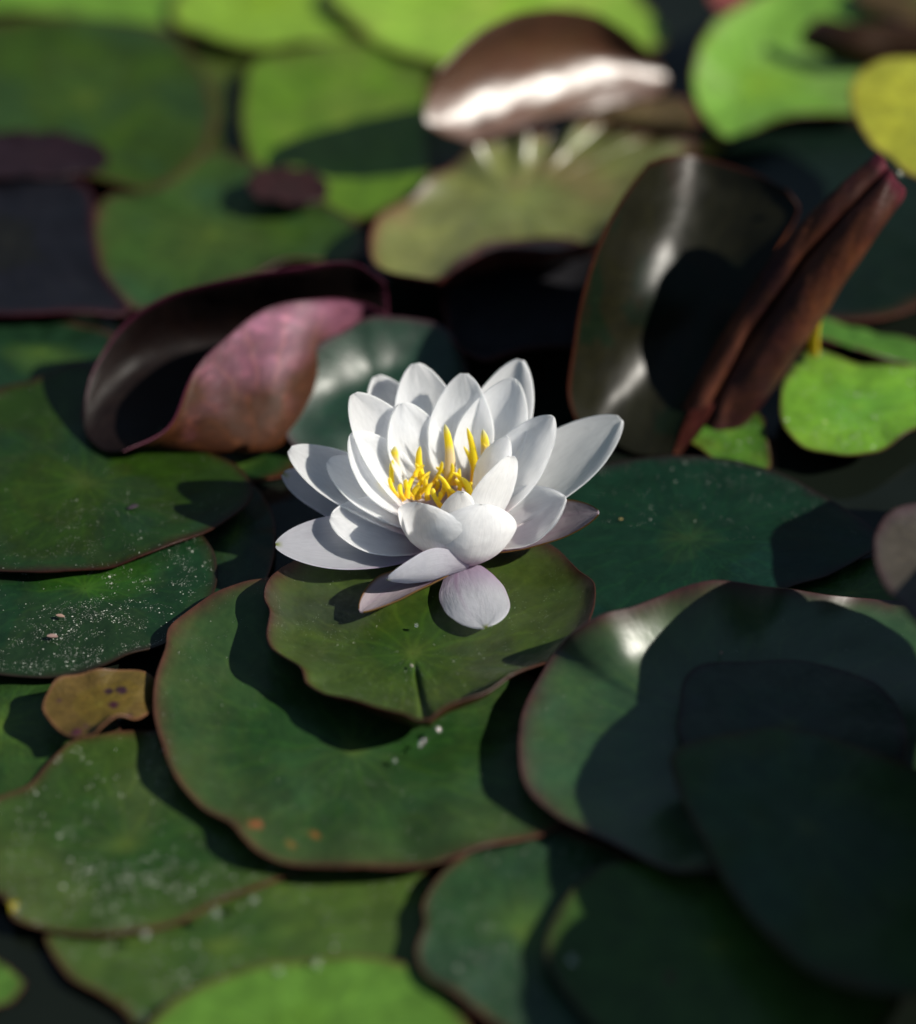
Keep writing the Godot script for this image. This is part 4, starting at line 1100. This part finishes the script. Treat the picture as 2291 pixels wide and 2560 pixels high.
	stamen(f, [-2.5, 12, -15.5, -4, 17, -17, 2.42, 1.76, 1.0, 2.0], 25)
	stamen(f, [6.8, 14, -14.9, 3.4, 17, -14.1, 2.86, 2.2, 1.0, 2.0], 26)
	stamen(f, [-15, 13, -12, -13.5, 19, -12.9, 2.86, 2.2, 1.0, 2.0], 27)
	stamen(f, [-9.9, 14, -13.1, -9.8, 22, -15, 2.42, 1.76, 1.0, 3.0], 28)
	stamen(f, [-11.4, 14, -16.6, -15, 25, -18.3, 2.2, 1.76, 1.0, -2.0], 29)
	stamen(f, [-4.3, 15, -15.4, -1.3, 26, -17.1, 2.2, 1.65, 1.0, 2.5], 30)
	stamen(f, [4.2, 15, -15.4, 1.6, 25, -15.4, 2.2, 1.65, 1.0, -2.5], 31)
	stamen(f, [5.7, 14, -18.9, 7.1, 26, -16.5, 2.42, 1.54, 1.0, 2.0], 32)
	stamen(f, [-6.9, 14, -9.1, -6.1, 18, -10, 2.2, 1.98, 1.0, 2.0], 33)
	stamen(f, [-0.2, 15, -9, -2.4, 20, -9.3, 2.2, 1.98, 1.0, 2.0], 34)
	stamen(f, [-16.5, 14, -12, -18.3, 21, -13.9, 2.2, 1.87, 1.0, 2.0], 35)
	stamen(f, [-20.9, 14, -10.8, -24.5, 22, -13.8, 2.09, 1.76, 1.0, 2.0], 36)
	stamen(f, [-13.6, 14, -13.1, -11.3, 21, -13.9, 2.2, 1.87, 1.0, -2.0], 37)
	stamen(f, [1.2, 14, -14.3, -0.2, 21, -13.9, 2.2, 1.87, 1.0, 2.0], 38)
	stamen(f, [-9.1, 15, -17.1, -5, 27, -17, 2.2, 1.54, 1.0, 2.0], 39)


func build_droplets() -> void:
	droplet([-119.1, 3, -78.8], 0.9, "left of two bright droplets at the foot of the folded leaf")
	droplet([-116.5, 3, -78.8], 0.9, "right of two bright droplets at the foot of the folded leaf")
	droplet([-13.2, 12, 82.8], 1.1, "largest droplet in the wet line under the flower's pad")
	droplet([-18.2, 12, 88.2], 0.8, "middle droplet of the wet line under the flower's pad")
	droplet([-19.4, 12, 90.2], 0.7, "second small droplet of the wet line under the flower's pad")
	droplet([-28.2, 10, 96], 0.9, "last droplet of the wet line, on the spotted pad")
	droplet([-85.1, 9, 164.5], 1.5, "big round droplet on the rim of the torn lower left pad")
	droplet([-73.2, 9, 159.1], 1.4, "droplet on the torn pad's rim right of the big round one")
	droplet([-107.4, 8, 172.9], 1.4, "droplet at the bottom of the torn pad's rim")
	droplet([-51.4, 7, 184.1], 1.4, "droplet on the top rim of the bottom middle pad")
	droplet([-63.6, 7, 187.2], 1.2, "droplet on the bottom middle pad left of another")
	droplet([29.9, 13, 187.7], 1.4, "single droplet on the broad shaded bottom right pad")
	droplet([159.4, 86, -165.1], 1.1, "upper droplet on the tip of the rolled leaf")
	droplet([170.1, 84, -159.7], 1.1, "right droplet on the tip of the rolled leaf")
	droplet([109.6, 8, -121.2], 1.4, "bright droplet in the dark water below the rolled leaf")
	droplet([95.2, 8, -106.5], 0.9, "droplet at the foot of the big dark leaf")
	droplet([-21.5, 15, 32.3], 0.8, "droplet at the waterline of the front pink sepal")
	fleck([16.7, 12, 7.6], 2.2, lin(0.55, 0.35, 0.42), 0.4, "pinkish scrap by the glossy right pad's rim")
	fleck([55.7, 9, -34], 1.5, lin(0.5, 0.38, 0.15), 0, "tan grain on the dark pad right of the flower")
	fleck([86.8, 20, 52.4], 1.8, lin(0.3, 0.2, 0.15), 2, "brown scrap on the shaded part of the glossy right pad")
	fleck([-23, 13.5, 52.2], 1.8, lin(0.45, 0.4, 0.36), 1, "grey scrap at the heart of the flower's pad")
	fleck([-130.6, 12, -37.9], 4.5, lin(0.05, 0.035, 0.05), -0.5, "dark scrap on the wide left pad")
	fleck([-152, 9.5, 21.4], 3.4, lin(0.45, 0.3, 0.24), 0.3, "pale brown scrap on the dusty left pad")
	fleck([-153.6, 9.5, 32.3], 4.0, lin(0.42, 0.28, 0.25), 0.1, "lower pale brown scrap on the dusty left pad, by the edge")
	fleck([139.6, 11, -91.5], 1.6, lin(0.7, 0.6, 0.4), 0.2, "pale scrap on the beaded bright pad")
